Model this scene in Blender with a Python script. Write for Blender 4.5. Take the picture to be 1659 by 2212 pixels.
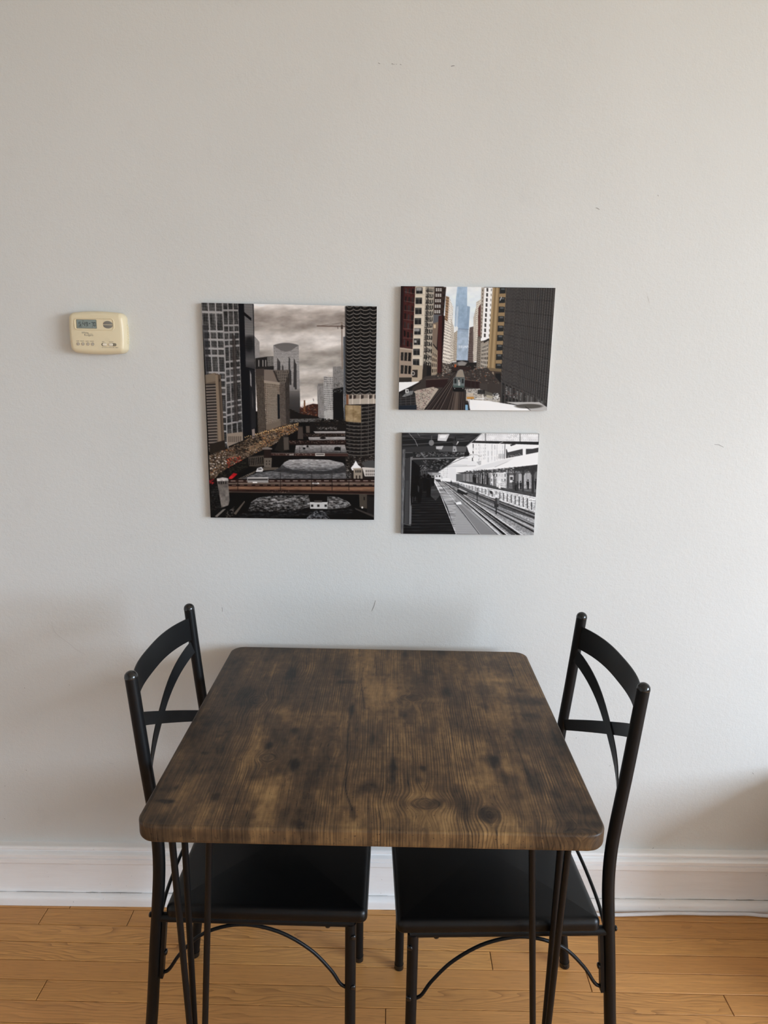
import bpy, math, random
import numpy as np
from mathutils import Matrix, Vector

for _o in list(bpy.data.objects):
    bpy.data.objects.remove(_o)
scene = bpy.context.scene
COL = scene.collection
random.seed(7)

# ------------------------------------------------------------------ camera
IMG_W, FOCAL_PX = 1659.0, 1520.0
PITCH, ROLL, YAW = 0.2091, 0.0157, 0.0054
cam_data = bpy.data.cameras.new('camera')
cam_data.sensor_fit = 'HORIZONTAL'
cam_data.sensor_width = 36.0
cam_data.lens = 36.0 * FOCAL_PX / IMG_W
cam_data.clip_start = 0.02
cam = bpy.data.objects.new('camera', cam_data)
COL.objects.link(cam)
_fwd = Vector((math.sin(YAW) * math.cos(PITCH), math.cos(YAW) * math.cos(PITCH), -math.sin(PITCH)))
_right = Vector((math.cos(YAW), -math.sin(YAW), 0))
_up = _right.cross(_fwd)
_r2 = _right * math.cos(ROLL) + _up * math.sin(ROLL)
_u2 = _up * math.cos(ROLL) - _right * math.sin(ROLL)
cam.matrix_world = Matrix(((_r2.x, _u2.x, -_fwd.x, 0.0079), (_r2.y, _u2.y, -_fwd.y, -1.6701),
                           (_r2.z, _u2.z, -_fwd.z, 1.4449), (0, 0, 0, 1)))
scene.camera = cam

# ------------------------------------------------------------------ light
ROOM_L, ROOM_R, ROOM_F, ROOM_H = -2.4, 3.9, -4.6, 2.75
WIN_Y0, WIN_Y1, WIN_Z0, WIN_Z1 = -4.1, -1.5, 0.75, 2.4      # window in the right wall
world = bpy.data.worlds.new('overcast_sky')
scene.world = world
world.use_nodes = True
_n, _l = world.node_tree.nodes, world.node_tree.links
_n.clear()
_out = _n.new('ShaderNodeOutputWorld'); _bg = _n.new('ShaderNodeBackground')
_tc = _n.new('ShaderNodeTexCoord'); _sx = _n.new('ShaderNodeSeparateXYZ'); _rp = _n.new('ShaderNodeValToRGB')
_mr = _n.new('ShaderNodeMapRange')
_mr.inputs['From Min'].default_value = -1; _mr.inputs['From Max'].default_value = 1
_l.new(_tc.outputs['Generated'], _sx.inputs[0]); _l.new(_sx.outputs['Z'], _mr.inputs['Value'])
_l.new(_mr.outputs[0], _rp.inputs[0]); _l.new(_rp.outputs[0], _bg.inputs[0]); _l.new(_bg.outputs[0], _out.inputs[0])
_e = _rp.color_ramp.elements                                     # plain overcast sky over a sunlit grey-brown street
_e[0].position = 0.0; _e[0].color = (0.475, 0.51, 0.505, 1)
_e[1].position = 1.0; _e[1].color = (1.12, 1.36, 1.66, 1)
_x = _e.new(0.485); _x.color = (0.475, 0.51, 0.505, 1)
_x = _e.new(0.515); _x.color = (0.85, 1.0, 1.18, 1)
_bg.inputs['Strength'].default_value = 20.8

def portal(loc, rot, sx, sy):
    d = bpy.data.lights.new('window_portal', 'AREA'); d.shape = 'RECTANGLE'; d.size = sx; d.size_y = sy
    d.cycles.is_portal = True
    o = bpy.data.objects.new('window_portal', d); COL.objects.link(o); o.location = loc; o.rotation_euler = rot
    return o
portal((ROOM_R + 0.14, (WIN_Y0 + WIN_Y1) / 2, (WIN_Z0 + WIN_Z1) / 2), (math.pi / 2, 0, math.pi / 2), WIN_Y1 - WIN_Y0, WIN_Z1 - WIN_Z0)

scene.view_settings.view_transform = 'Standard'
scene.view_settings.look = 'None'
scene.view_settings.gamma = 1.0
scene.view_settings.exposure = 0.0
scene.view_settings.use_curve_mapping = False
scene.cycles.max_bounces = 10
scene.cycles.diffuse_bounces = 6

# ------------------------------------------------------------------ helpers
def link(o, parent=None):
    COL.objects.link(o)
    if parent is not None:
        o.parent = parent
    return o

def tag(o, label=None, cat=None, group=None, kind=None):
    if label: o['label'] = label
    if cat: o['category'] = cat
    if group: o['group'] = group
    if kind: o['kind'] = kind
    return o

def empty(name, loc=(0, 0, 0), rz=0.0):
    o = bpy.data.objects.new(name, None)
    o.empty_display_size = 0.05
    link(o); o.location = loc; o.rotation_euler = (0, 0, rz)
    return o

def build(name, verts, faces, mat, parent=None, smooth=False, loc=None):
    m = bpy.data.meshes.new(name)
    m.from_pydata([tuple(map(float, v)) for v in verts], [], [tuple(map(int, f)) for f in faces])
    m.update()
    if smooth is True:
        m.polygons.foreach_set('use_smooth', [True] * len(m.polygons))
    elif smooth:
        m.polygons.foreach_set('use_smooth', [True] * len(m.polygons))
        m.set_sharp_from_angle(angle=math.radians(smooth))
    if mat is not None:
        m.materials.append(mat)
    o = bpy.data.objects.new(name, m)
    link(o, parent)
    if loc is not None:
        o.location = loc
    return o

class Mesh:
    """Collects pieces of ONE part."""
    def __init__(self): self.v, self.f = [], []
    def add(self, vf):
        n = len(self.v); self.v += list(vf[0]); self.f += [tuple(i + n for i in f) for f in vf[1]]
        return self

def box_vf(x0, x1, y0, y1, z0, z1, b=0.0):
    if b <= 0:
        v = [(x0, y0, z0), (x1, y0, z0), (x1, y1, z0), (x0, y1, z0), (x0, y0, z1), (x1, y0, z1), (x1, y1, z1), (x0, y1, z1)]
        return v, [(0, 3, 2, 1), (4, 5, 6, 7), (0, 1, 5, 4), (1, 2, 6, 5), (2, 3, 7, 6), (3, 0, 4, 7)]
    v = []
    for (xx0, xx1, yy0, yy1, z) in ((x0, x1, y0, y1, z0), (x0, x1, y0, y1, z1 - b), (x0 + b, x1 - b, y0 + b, y1 - b, z1)):
        v += [(xx0, yy0, z), (xx1, yy0, z), (xx1, yy1, z), (xx0, yy1, z)]
    f = [(0, 3, 2, 1), (8, 9, 10, 11)]
    for k in (0, 4):
        for i in range(4):
            j = (i + 1) % 4
            f.append((k + i, k + j, k + 4 + j, k + 4 + i))
    return v, f

def catmull(pts, n=8):
    P = [np.array(p, float) for p in pts]
    P = [2 * P[0] - P[1]] + P + [2 * P[-1] - P[-2]]
    out = []
    for i in range(1, len(P) - 2):
        for k in range(n):
            t = k / n
            out.append(0.5 * ((2 * P[i]) + (-P[i - 1] + P[i + 1]) * t + (2 * P[i - 1] - 5 * P[i] + 4 * P[i + 1] - P[i + 2]) * t * t
                              + (-P[i - 1] + 3 * P[i] - 3 * P[i + 1] + P[i + 2]) * t ** 3))
    out.append(P[-2])
    return out

def sweep_vf(path, prof, up=None, round_end=0, round_start=0):
    """prof: closed list of (a, b); a along the side vector, b along the up vector. Optional dome ends for round profiles."""
    P = [np.array(p, float) for p in path]
    n = len(P); T = []
    for i in range(n):
        t = P[min(i + 1, n - 1)] - P[max(i - 1, 0)]
        T.append(t / np.linalg.norm(t))
    rings = []
    if up is None:
        a = np.array([0, 0, 1.0]) if abs(T[0][2]) < 0.9 else np.array([0, 1.0, 0])
        u = a - T[0] * (a @ T[0]); u /= np.linalg.norm(u)
    for i in range(n):
        if up is None:
            u = u - T[i] * (u @ T[i]); u /= np.linalg.norm(u)
        else:
            w = np.array(up(i / (n - 1)) if callable(up) else up, float)
            u = w - T[i] * (w @ T[i]); u /= np.linalg.norm(u)
        s = np.cross(T[i], u)
        rings.append((P[i], s, u, 1.0))
    if round_end:
        c, s, u, _ = rings[-1]; r = round_end
        for a in (0.3, 0.55, 0.8, 0.95):
            th = a * math.pi / 2
            rings.append((c + T[-1] * r * math.sin(th), s, u, math.cos(th)))
    if round_start:
        c, s, u, _ = rings[0]; r = round_start
        pre = []
        for a in (0.95, 0.8, 0.55, 0.3):
            th = a * math.pi / 2
            pre.append((c - T[0] * r * math.sin(th), s, u, math.cos(th)))
        rings = pre + rings
    m = len(prof); v = []; f = []
    for (c, s, u, k) in rings:
        for (a, b) in prof:
            v.append(tuple(c + s * a * k + u * b * k))
    for i in range(len(rings) - 1):
        for j in range(m):
            jj = (j + 1) % m
            f.append((i * m + j, i * m + jj, (i + 1) * m + jj, (i + 1) * m + j))
    f.append(tuple(range(m - 1, -1, -1)))
    f.append(tuple((len(rings) - 1) * m + j for j in range(m)))
    return v, f

def circle(r, n=12, ry=None):
    return [(r * math.cos(2 * math.pi * i / n), (ry or r) * math.sin(2 * math.pi * i / n)) for i in range(n)]

def tube_vf(path, r, n=12, **k):
    return sweep_vf(path, circle(r, n), **k)

def rrect(w, d, R, n=8):
    """closed outline of a rounded rectangle, counter-clockwise, with outward normals"""
    out = []
    for (sx, sy, a0) in ((1, 1, 0), (-1, 1, 90), (-1, -1, 180), (1, -1, 270)):
        for k in range(n + 1):
            a = math.radians(a0 + 90 * k / n)
            out.append((sx * (w / 2 - R) + R * math.cos(a), sy * (d / 2 - R) + R * math.sin(a), math.cos(a), math.sin(a)))
    return out

def slab_vf(w, d, R, z0, z1, rt, rb, n=8, crown=0.0, m=4):
    """rounded slab: outline loops with rounded top and bottom edges; crown lifts the middle of the top"""
    loops = []
    if rb > 0:
        for k in range(m + 1):
            a = math.pi / 2 * k / m
            loops.append((rb * (1 - math.sin(a)), z0 + rb * (1 - math.cos(a))))
    else:
        loops.append((0, z0))
    for k in range(m + 1):
        a = math.pi / 2 * k / m
        loops.append((rt * (1 - math.cos(a)), z1 - rt + rt * math.sin(a)))
    o = rrect(w, d, R, n); k = len(o); v = []; f = []
    for (ins, z) in loops:
        v += [(x - nx * ins, y - ny * ins, z) for (x, y, nx, ny) in o]
    for i in range(len(loops) - 1):
        for j in range(k):
            jj = (j + 1) % k
            f.append((i * k + j, i * k + jj, (i + 1) * k + jj, (i + 1) * k + j))
    f.append(tuple(range(k - 1, -1, -1)))
    base = (len(loops) - 1) * k
    if crown:
        prev = base
        for s in (0.94, 0.85, 0.7, 0.5, 0.25):
            q = len(v)
            v += [((x - nx * rt) * s, (y - ny * rt) * s, z1 + crown * (1 - s ** 2.2)) for (x, y, nx, ny) in o]
            for j in range(k):
                jj = (j + 1) % k
                f.append((prev + j, prev + jj, q + jj, q + j))
            prev = q
        v.append((0, 0, z1 + crown)); c = len(v) - 1
        for j in range(k):
            f.append((prev + j, prev + (j + 1) % k, c))
    else:
        f.append(tuple(base + j for j in range(k)))
    return v, f

def xform(vf, fn):
    return [fn(p) for p in vf[0]], vf[1]

# ------------------------------------------------------------------ materials
def srgb(r, g, b):
    f = lambda c: (c / 255 / 12.92) if c <= 10 else ((c / 255 + 0.055) / 1.055) ** 2.4
    return (f(r), f(g), f(b), 1.0)

class NT:
    def __init__(self, name):
        self.m = bpy.data.materials.new(name); self.m.use_nodes = True
        self.t = self.m.node_tree; self.n = self.t.nodes
        self.b = self.n['Principled BSDF']
    def node(self, kind, ins=None, **props):
        x = self.n.new('ShaderNode' + kind)
        for k, v in props.items(): setattr(x, k, v)
        for k, v in (ins or {}).items(): self.set(x.inputs[k], v)
        return x
    def set(self, sock, v):
        if isinstance(v, bpy.types.NodeSocket): self.t.links.new(v, sock)
        else: sock.default_value = v
    def p(self, **k):
        for a, v in k.items(): self.set(self.b.inputs[a.replace('_', ' ')], v)
        return self
    def math(self, op, a, b=0.0, c=None, clamp=False):
        x = self.node('Math', operation=op, use_clamp=clamp)
        self.set(x.inputs[0], a); self.set(x.inputs[1], b)
        if c is not None: self.set(x.inputs[2], c)
        return x.outputs[0]
    def mix(self, fac, a, b, mode='MIX'):
        x = self.node('Mix', data_type='RGBA', blend_type=mode)
        self.set(x.inputs['Factor'], fac); self.set(x.inputs['A'], a); self.set(x.inputs['B'], b)
        return x.outputs['Result']
    def noise(self, vec, scale, detail=3.0, rough=0.5, dist=0.0):
        x = self.node('TexNoise'); self.set(x.inputs['Vector'], vec)
        x.inputs['Scale'].default_value = scale; x.inputs['Detail'].default_value = detail
        x.inputs['Roughness'].default_value = rough; x.inputs['Distortion'].default_value = dist
        return x.outputs['Fac']
    def mapping(self, vec, loc=(0, 0, 0), scale=(1, 1, 1), rot=(0, 0, 0)):
        x = self.node('Mapping'); self.set(x.inputs['Vector'], vec)
        self.set(x.inputs['Location'], loc); self.set(x.inputs['Scale'], scale); self.set(x.inputs['Rotation'], rot)
        return x.outputs[0]
    def ramp(self, fac, stops):
        x = self.node('ValToRGB'); self.set(x.inputs[0], fac)
        e = x.color_ramp.elements
        while len(e) < len(stops): e.new(0.5)
        for el, (p, c) in zip(e, stops):
            el.position = p; el.color = c if len(c) == 4 else (*c, 1)
        return x.outputs[0]
    def rng(self, v, a, b, c, d):
        x = self.node('MapRange'); self.set(x.inputs[0], v)
        for i, q in enumerate((a, b, c, d)): x.inputs[i + 1].default_value = q
        return x.outputs[0]
    def bump(self, h, strength, dist=0.001):
        x = self.node('Bump'); self.set(x.inputs['Height'], h)
        x.inputs['Strength'].default_value = strength; x.inputs['Distance'].default_value = dist
        self.t.links.new(x.outputs[0], self.b.inputs['Normal'])
    def obj(self): return self.node('TexCoord').outputs['Object']

def plain(name, col, rough=0.5, metal=0.0, spec=0.5, var=0.04, scale=60.0, bump=0.0):
    t = NT(name); o = t.obj()
    nz = t.noise(o, scale, 3)
    c2 = tuple(min(1, x * (1 - var)) for x in col[:3]) + (1,)
    c1 = tuple(min(1, x * (1 + var)) for x in col[:3]) + (1,)
    t.p(Base_Color=t.mix(nz, c2, c1), Roughness=rough, Metallic=metal)
    t.b.inputs['Specular IOR Level'].default_value = spec
    if bump: t.bump(nz, bump)
    return t.m

# painted plaster with faint roller texture and grubby clouds
t = NT('wall_paint'); o = t.obj()
peel = t.noise(o, 260, 2, 0.55); broad = t.noise(o, 2.2, 4, 0.55); blotch = t.noise(o, 14, 3, 0.6)
c = t.mix(t.rng(broad, .35, .65, 0, 1), (0.638, 0.644, 0.626, 1), (0.664, 0.670, 0.652, 1))
c = t.mix(t.rng(blotch, .62, .75, 0, .22), c, (0.575, 0.573, 0.556, 1))
t.p(Base_Color=c, Roughness=0.55); t.b.inputs['Specular IOR Level'].default_value = 0.3
t.bump(t.math('ADD', t.math('MULTIPLY', peel, 1.0), t.math('MULTIPLY', t.noise(o, 90, 2), 1.2)), 0.30, 0.0012)
M_WALL = t.m
M_SIDE = plain('greige_wall_paint', (0.62, 0.62, 0.61), 0.6, var=0.02)
M_CEIL = plain('ceiling_paint', (0.74, 0.74, 0.73), 0.8, var=0.02)
t = NT('trim_gloss_paint'); o = t.obj()
st = t.mapping(o, scale=(6, 60, 60))
c = t.mix(t.rng(t.noise(st, 1.5, 5, .6), .45, .75, 0, .5), (0.91, 0.905, 0.90, 1), (0.84, 0.825, 0.815, 1))
spk = t.noise(o, 160, 1, .4)
c = t.mix(t.rng(spk, .80, .82, 0, .5), c, (0.22, 0.21, 0.20, 1))
t.p(Base_Color=c, Roughness=0.32); t.bump(t.noise(st, 3, 4), 0.25, 0.001)
M_TRIM = t.m
M_CRACK = plain('dirt_in_paint_crack', (0.16, 0.15, 0.14), 0.9)
M_SCUFF = plain('grey_scuff', (0.27, 0.265, 0.25), 0.8)
M_SCUFF2 = plain('faint_scuff', (0.56, 0.555, 0.54), 0.7)

# oak strip flooring
t = NT('oak_strip'); o = t.obj()
rnd = t.node('ObjectInfo').outputs['Random']
off = t.node('CombineXYZ', {'X': t.math('MULTIPLY', rnd, 37.0), 'Y': t.math('MULTIPLY', rnd, 91.0), 'Z': t.math('MULTIPLY', rnd, 53.0)}).outputs[0]
def shifted(scale):
    return t.node('VectorMath', {0: t.mapping(o, scale=scale), 1: off}, operation='ADD').outputs[0]
warp = t.noise(shifted((2.2, 9, 1)), 1.0, 2, .5)
sep = t.node('SeparateXYZ', {0: o})
# cathedral figure: contour bands of a stretched noise field
field = t.math('ADD', t.math('MULTIPLY', t.noise(shifted((2.6, 15, 1)), 1.0, 2.0, .5), 15.0), t.math('MULTIPLY', sep.outputs['Y'], 95.0))
band = t.math('FRACT', field)
band = t.math('POWER', band, 3.2)
bandm = t.math('MULTIPLY', band, t.rng(t.noise(shifted((.9, 5, 1)), 1.0, 2), .46, .66, 0.06, 1.0))
fine = t.noise(shifted((9, 330, 30)), 1.0, 4, .65)
pore = t.rng(t.noise(shifted((22, 620, 40)), 1.0, 2, .5), .58, .72, 0, 1)
tone = t.node('ValToRGB'); t.set(tone.inputs[0], rnd)
base = t.mix(rnd, (0.700, 0.352, 0.106, 1), (0.520, 0.246, 0.064, 1))
base = t.mix(t.math('MULTIPLY', t.math('FRACT', t.math('MULTIPLY', rnd, 7.31)), .6), base, (0.650, 0.296, 0.102, 1))
c = t.mix(t.rng(fine, .3, .7, 0, .75), base, (0.42, 0.20, 0.062, 1))
c = t.mix(t.math('MULTIPLY', bandm, .72), c, (0.255, 0.11, 0.032, 1))
c = t.mix(t.math('MULTIPLY', pore, .42), c, (0.17, 0.07, 0.02, 1))
t.p(Base_Color=c, Roughness=t.rng(fine, .2, .8, .30, .42)); t.bump(fine, 0.08, 0.0005)
t.b.inputs['Specular IOR Level'].default_value = 0.42
M_OAK = t.m
M_GAP = plain('floor_gap', (0.030, 0.016, 0.008), 0.9)

# furniture
M_STEEL = plain('black_powder_coat', (0.0042, 0.0045, 0.0050), 0.42, 0.0, 0.22, 0.2, 400, 0.05)
M_CAPBLK = plain('glossy_black_plastic', (0.008, 0.008, 0.008), 0.12, 0, 0.55)
M_BOLT = plain('black_bolt', (0.012, 0.011, 0.011), 0.2, 0.3)
t = NT('black_vinyl'); o = t.obj()
vr = t.node('TexVoronoi'); t.set(vr.inputs['Vector'], o); vr.inputs['Scale'].default_value = 900
t.p(Base_Color=t.mix(t.noise(o, 30), (0.0014, 0.0015, 0.0018, 1), (0.0024, 0.0025, 0.0029, 1)), Roughness=0.36)
t.b.inputs['Specular IOR Level'].default_value = 0.30
t.bump(vr.outputs['Distance'], 0.08, 0.0004)
M_VINYL = t.m
# rustic laminate: colour patches and flow field come with the mesh, grain is procedural
t = NT('rustic_wood_laminate')
tone = t.node('Attribute', attribute_name='tone').outputs['Fac']
flow = t.node('Attribute', attribute_name='flow').outputs['Vector']
fs = t.node('SeparateXYZ', {0: flow})
o = t.obj()
stretch = lambda sx, sy: t.node('CombineXYZ', {'X': t.math('MULTIPLY', fs.outputs[0], sx), 'Y': t.math('MULTIPLY', fs.outputs[1], sy), 'Z': t.math('MULTIPLY', fs.outputs[2], 1.0)}).outputs[0]
g1 = t.noise(stretch(420, 7), 1.0, 3, .6)
g2 = t.noise(stretch(130, 4), 1.0, 3, .6)
rings = t.math('SINE', t.math('MULTIPLY', t.math('ADD', fs.outputs[0], t.math('MULTIPLY', g2, .011)), 1300.0))
ringm = t.math('MULTIPLY', t.rng(rings, -0.2, 1, 0, 1), t.rng(t.noise(stretch(9, 3), 1.0, 3), .42, .60, 0, 1))
saw = t.noise(t.mapping(o, scale=(10, 260, 1)), 1.0, 3, .6)                  # faint cross saw marks
speck = t.noise(o, 240, 2, .5)
v = t.math('ADD', tone, t.math('MULTIPLY', t.math('SUBTRACT', g1, .5), .58))
v = t.math('ADD', v, t.math('MULTIPLY', t.math('SUBTRACT', g2, .5), .30))
v = t.math('ADD', v, t.math('MULTIPLY', t.math('SUBTRACT', saw, .5), .13))
v = t.math('SUBTRACT', v, t.math('MULTIPLY', ringm, t.rng(tone, .35, .75, .12, .36)))
v = t.math('SUBTRACT', v, t.rng(speck, .66, .74, 0, .26))
dash = t.noise(stretch(330, 34), 1.0, 2, .5)                                # short pores and flecks along the grain
v = t.math('SUBTRACT', v, t.rng(dash, .66, .72, 0, .24))
fleck = t.noise(stretch(260, 14), 1.3, 2, .5)
v = t.math('ADD', v, t.rng(fleck, .68, .76, 0, .20))
c = t.ramp(v, [(0.0, (0.010, 0.0072, 0.0055)), (0.20, (0.030, 0.0195, 0.0125)), (0.46, (0.080, 0.048, 0.0255)), (0.72, (0.180, 0.106, 0.046)), (1.0, (0.32, 0.195, 0.082))])
t.p(Base_Color=c, Roughness=t.rng(g1, .2, .8, .36, .46)); t.bump(v, 0.10, 0.0006)
t.b.inputs['Specular IOR Level'].default_value = 0.26
M_TABLE = t.m
M_TBOT = plain('table_underside', (0.05, 0.035, 0.025), 0.7)

M_CREAM = plain('aged_cream_plastic', (0.75, 0.655, 0.45), 0.38, var=0.03, scale=25)
M_LCD = plain('lcd_glass', (0.235, 0.285, 0.265), 0.2, var=0.02)
M_INK = plain('lcd_ink', (0.018, 0.02, 0.022), 0.4)
M_PRINTINK = plain('printed_ink', (0.13, 0.12, 0.10), 0.6)
M_GREYBTN = plain('grey_rubber', (0.205, 0.195, 0.17), 0.5)
M_BTN = plain('beige_button', (0.46, 0.40, 0.32), 0.4)
M_SLOT = plain('switch_slot', (0.20, 0.18, 0.13), 0.6)
M_KNOB = plain('switch_knob', (0.78, 0.71, 0.58), 0.35)
M_CORD = plain('white_cable', (0.78, 0.78, 0.80), 0.42)
M_EDGE = plain('print_board_edge', (0.55, 0.54, 0.52), 0.5)
M_EDGED = plain('print_board_dark_edge', (0.10, 0.10, 0.10), 0.5)
M_CABINET = plain('shadow_cabinet_paint', (0.62, 0.60, 0.57), 0.5)
M_WINDOW = plain('window_paint', (0.80, 0.79, 0.77), 0.4)
t = NT('printed_photo')
t.p(Base_Color=t.node('Attribute', attribute_name='ink').outputs['Color'], Roughness=0.4)
t.b.inputs['Specular IOR Level'].default_value = 0.15
M_PHOTO = t.m
SCUFFS = [(0.00168,[(-0.0106,2.0711),(-0.0066,2.0694)],1),(0.0021,[(0.0181,2.0698),(0.0211,2.0694)],1),(0.00168,[(0.0221,2.069),(0.0241,2.069)],1),(0.00126,[(0.027,2.0695),(0.029,2.0691)],1),(0.00151,[(0.036,2.0692),(0.039,2.0679)],1),(0.00168,[(0.145,2.067),(0.1489,2.0679),(0.1528,2.0684)],1),(0.00126,[(0.4772,1.7889),(0.4813,1.788),(0.4857,1.7852)],1),(0.00126,[(0.8004,1.2667),(0.8116,1.2658),(0.8233,1.2604)],1),(0.00126,[(-0.0745,1.0395),(-0.0699,1.0291)],0),(0.00126,[(-0.001,0.8649),(-0.0043,0.8503),(-0.0099,0.8368)],1),(0.00118,[(-0.3834,0.8411),(-0.3826,0.8301)],1),(0.00168,[(0.9985,0.4026),(1.0027,0.3986)],1),(0.00168,[(0.754,0.1686),(0.7597,0.1744)],1),(0.00118,[(-0.8121,0.7884),(-0.8076,0.7724),(-0.7981,0.7602),(-0.7751,0.7419),(-0.7555,0.7235),(-0.7331,0.7101)],0),(0.00168,[(-0.9737,0.3369),(-0.9714,0.3356)],1),(0.00168,[(-0.9134,0.3839),(-0.9111,0.3825)],1),(0.00168,[(-0.8959,0.6179),(-0.8949,0.6153)],1),(0.00168,[(-0.7817,0.6272),(-0.7794,0.6259)],1),(0.00168,[(-0.8114,0.3378),(-0.8091,0.3365)],0),(0.00168,[(-0.9844,0.239),(-0.9821,0.2376)],1),(0.00126,[(-0.8968,0.2955),(-0.8918,0.297)],0),(0.00168,[(-0.9508,0.3603),(-0.9485,0.359)],0),(0.00126,[(-0.965,0.3138),(-0.9599,0.3153)],0),(0.00126,[(-0.2552,1.7937),(-0.2439,1.7929)],0),(0.00168,[(0.6126,1.8179),(0.6139,1.8151)],1),(0.00168,[(0.6405,1.9278),(0.6418,1.925)],0),(0.00126,[(0.0196,1.8693),(0.0217,1.8684)],0),(0.00126,[(-0.1344,1.6945),(-0.1282,1.6926)],0),(0.00126,[(0.623,0.4189),(0.6196,0.4162)],1),(0.00126,[(0.53,0.5411),(0.5338,0.5386)],0),(0.00126,[(0.2037,0.9185),(0.2086,0.9102)],0),(0.00126,[(0.1072,0.875),(0.1129,0.8775)],0),(0.00126,[(-0.5919,0.7234),(-0.5683,0.7275)],0),(0.00168,[(0.5271,0.4977),(0.5261,0.495)],1),(0.00118,[(-0.3743,1.0164),(-0.3689,1.0083)],0),(0.00168,[(0.6101,1.6022),(0.6158,1.5871)],0),(0.00168,[(-0.573,1.3867),(-0.5713,1.3782)],0),(0.00168,[(-0.8978,0.8999),(-0.897,0.8964)],0),(0.00168,[(0.2843,1.8895),(0.2863,1.8885)],0),(0.00109,[(0.2106,1.318),(0.2193,1.3203)],0),(0.00151,[(-0.7846,0.5745),(-0.7823,0.5732)],0),(0.00134,[(-0.8708,0.3993),(-0.8685,0.3979)],0),(0.00151,[(-0.6806,0.3979),(-0.6783,0.3952)],0),(0.00202,[(-0.6933,0.4071),(-0.6814,0.4046)],0),(0.00134,[(-0.8299,0.4559),(-0.8265,0.4533)],0),(0.00134,[(-0.7339,0.3634),(-0.7316,0.3621)],0),(0.00134,[(-0.9154,0.4944),(-0.9135,0.4891)],0)]
DARK = [(-0.2803,0.0806,0.0335,0.0567,0.6),(-0.1971,-0.1122,0.0059,0.0129,0.9),(-0.155,-0.0561,0.0067,0.015,0.9),(-0.1401,-0.1728,0.0071,0.0188,0.9),(-0.2952,-0.0766,0.0044,0.0047,0.6),(-0.3063,-0.1401,0.0052,0.0048,0.7),(-0.2412,-0.1572,0.0046,0.0037,0.6),(-0.3272,-0.2461,0.0043,0.0064,1),(-0.252,-0.2688,0.0052,0.0085,0.9),(-0.3298,-0.2882,0.0127,0.0045,1),(-0.3202,-0.2853,0.0046,0.0038,0.7),(-0.0283,-0.3081,0.005,0.0136,0.9),(-0.0509,0.0312,0.0053,0.0241,0.7),(-0.1938,0.2011,0.0099,0.0241,0.9),(-0.0658,0.161,0.0161,0.0087,0.8),(-0.0094,-0.0756,0.0055,0.0208,0.6),(-0.1958,-0.2011,0.0186,0.0255,0.45),(-0.1561,-0.1823,0.0177,0.022,0.4),(-0.2495,0.169,0.0081,0.0145,0.5),(-0.3259,-0.0195,0.0256,0.0225,0.3),(-0.2983,-0.1908,0.0175,0.026,0.35),(-0.3269,-0.33,0.0111,0.0138,0.5),(-0.1042,-0.0626,0.0332,0.0467,0.25),(-0.0829,-0.2066,0.0298,0.0456,0.3),(-0.0052,-0.234,0.0146,0.0142,0.5),(-0.112,-0.3316,0.0134,0.0069,0.5),(-0.1356,-0.3072,0.0091,0.0214,0.3),(0.2751,-0.2166,0.0124,0.0321,0.95),(0.2152,-0.1539,0.0108,0.0154,0.9),(0.2065,-0.1395,0.0164,0.0123,0.5),(0.1444,-0.2704,0.0103,0.0389,0.8),(0.2311,-0.2046,0.013,0.022,0.6),(0.237,-0.2517,0.0075,0.0184,0.6),(0.0323,-0.164,0.0053,0.0198,1),(0.0295,-0.208,0.0057,0.0115,0.9),(0.0348,-0.1875,0.0037,0.0226,0.6),(0.0838,-0.1768,0.0048,0.0084,1),(0.0759,-0.2089,0.0057,0.0088,0.6),(0.2212,0.0577,0.0076,0.0131,0.8),(0.1474,0.1166,0.0147,0.0245,0.7),(0.1166,0.2097,0.0121,0.0119,0.7),(0.3017,-0.2458,0.0101,0.0104,0.7),(0.3203,-0.3268,0.0258,0.0161,0.6),(0.3267,0.0847,0.045,0.0149,0.6),(0.3182,0.0256,0.0139,0.0125,0.7),(0.0671,0.3096,0.0066,0.0222,0.7),(0.0195,0.3213,0.0059,0.027,0.7),(0.0717,0.0895,0.0224,0.0109,0.6),(0.0854,-0.276,0.0232,0.011,0.5),(0.1864,-0.3024,0.0148,0.0157,0.9),(0.1584,-0.2975,0.0144,0.0335,0.5),(0.2773,-0.0641,0.0174,0.0326,0.6),(0.2382,0.1378,0.0166,0.0217,0.6),(0.1819,-0.0155,0.0239,0.0517,0.35),(0.0845,-0.0645,0.0173,0.0273,0.4),(0.0011,-0.0671,0.0115,0.0325,0.5),(0.3099,0.1331,0.0073,0.0087,0.7),(0.2764,0.0695,0.0079,0.008,0.7),(0.3469,-0.0619,0.0261,0.0327,0.4),(0.3116,-0.1559,0.0216,0.0284,0.3),(0.3079,-0.2819,0.0317,0.0232,0.45),(0.2694,0.2649,0.0144,0.0253,0.5),(0.0573,0.0108,0.0076,0.0123,0.5),(0.1079,-0.2674,0.0098,0.012,0.5),(0.0684,-0.2002,0.0156,0.0265,0.35),(0.0629,-0.0073,0.015,0.041,0.3),(0.1818,0.3231,0.0556,0.027,0.35),(0.0244,-0.2407,0.0301,0.0248,0.3),(0.2301,-0.3236,0.0028,0.008,0.7),(0.3455,-0.3115,0.0119,0.0327,0.4)]
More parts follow.
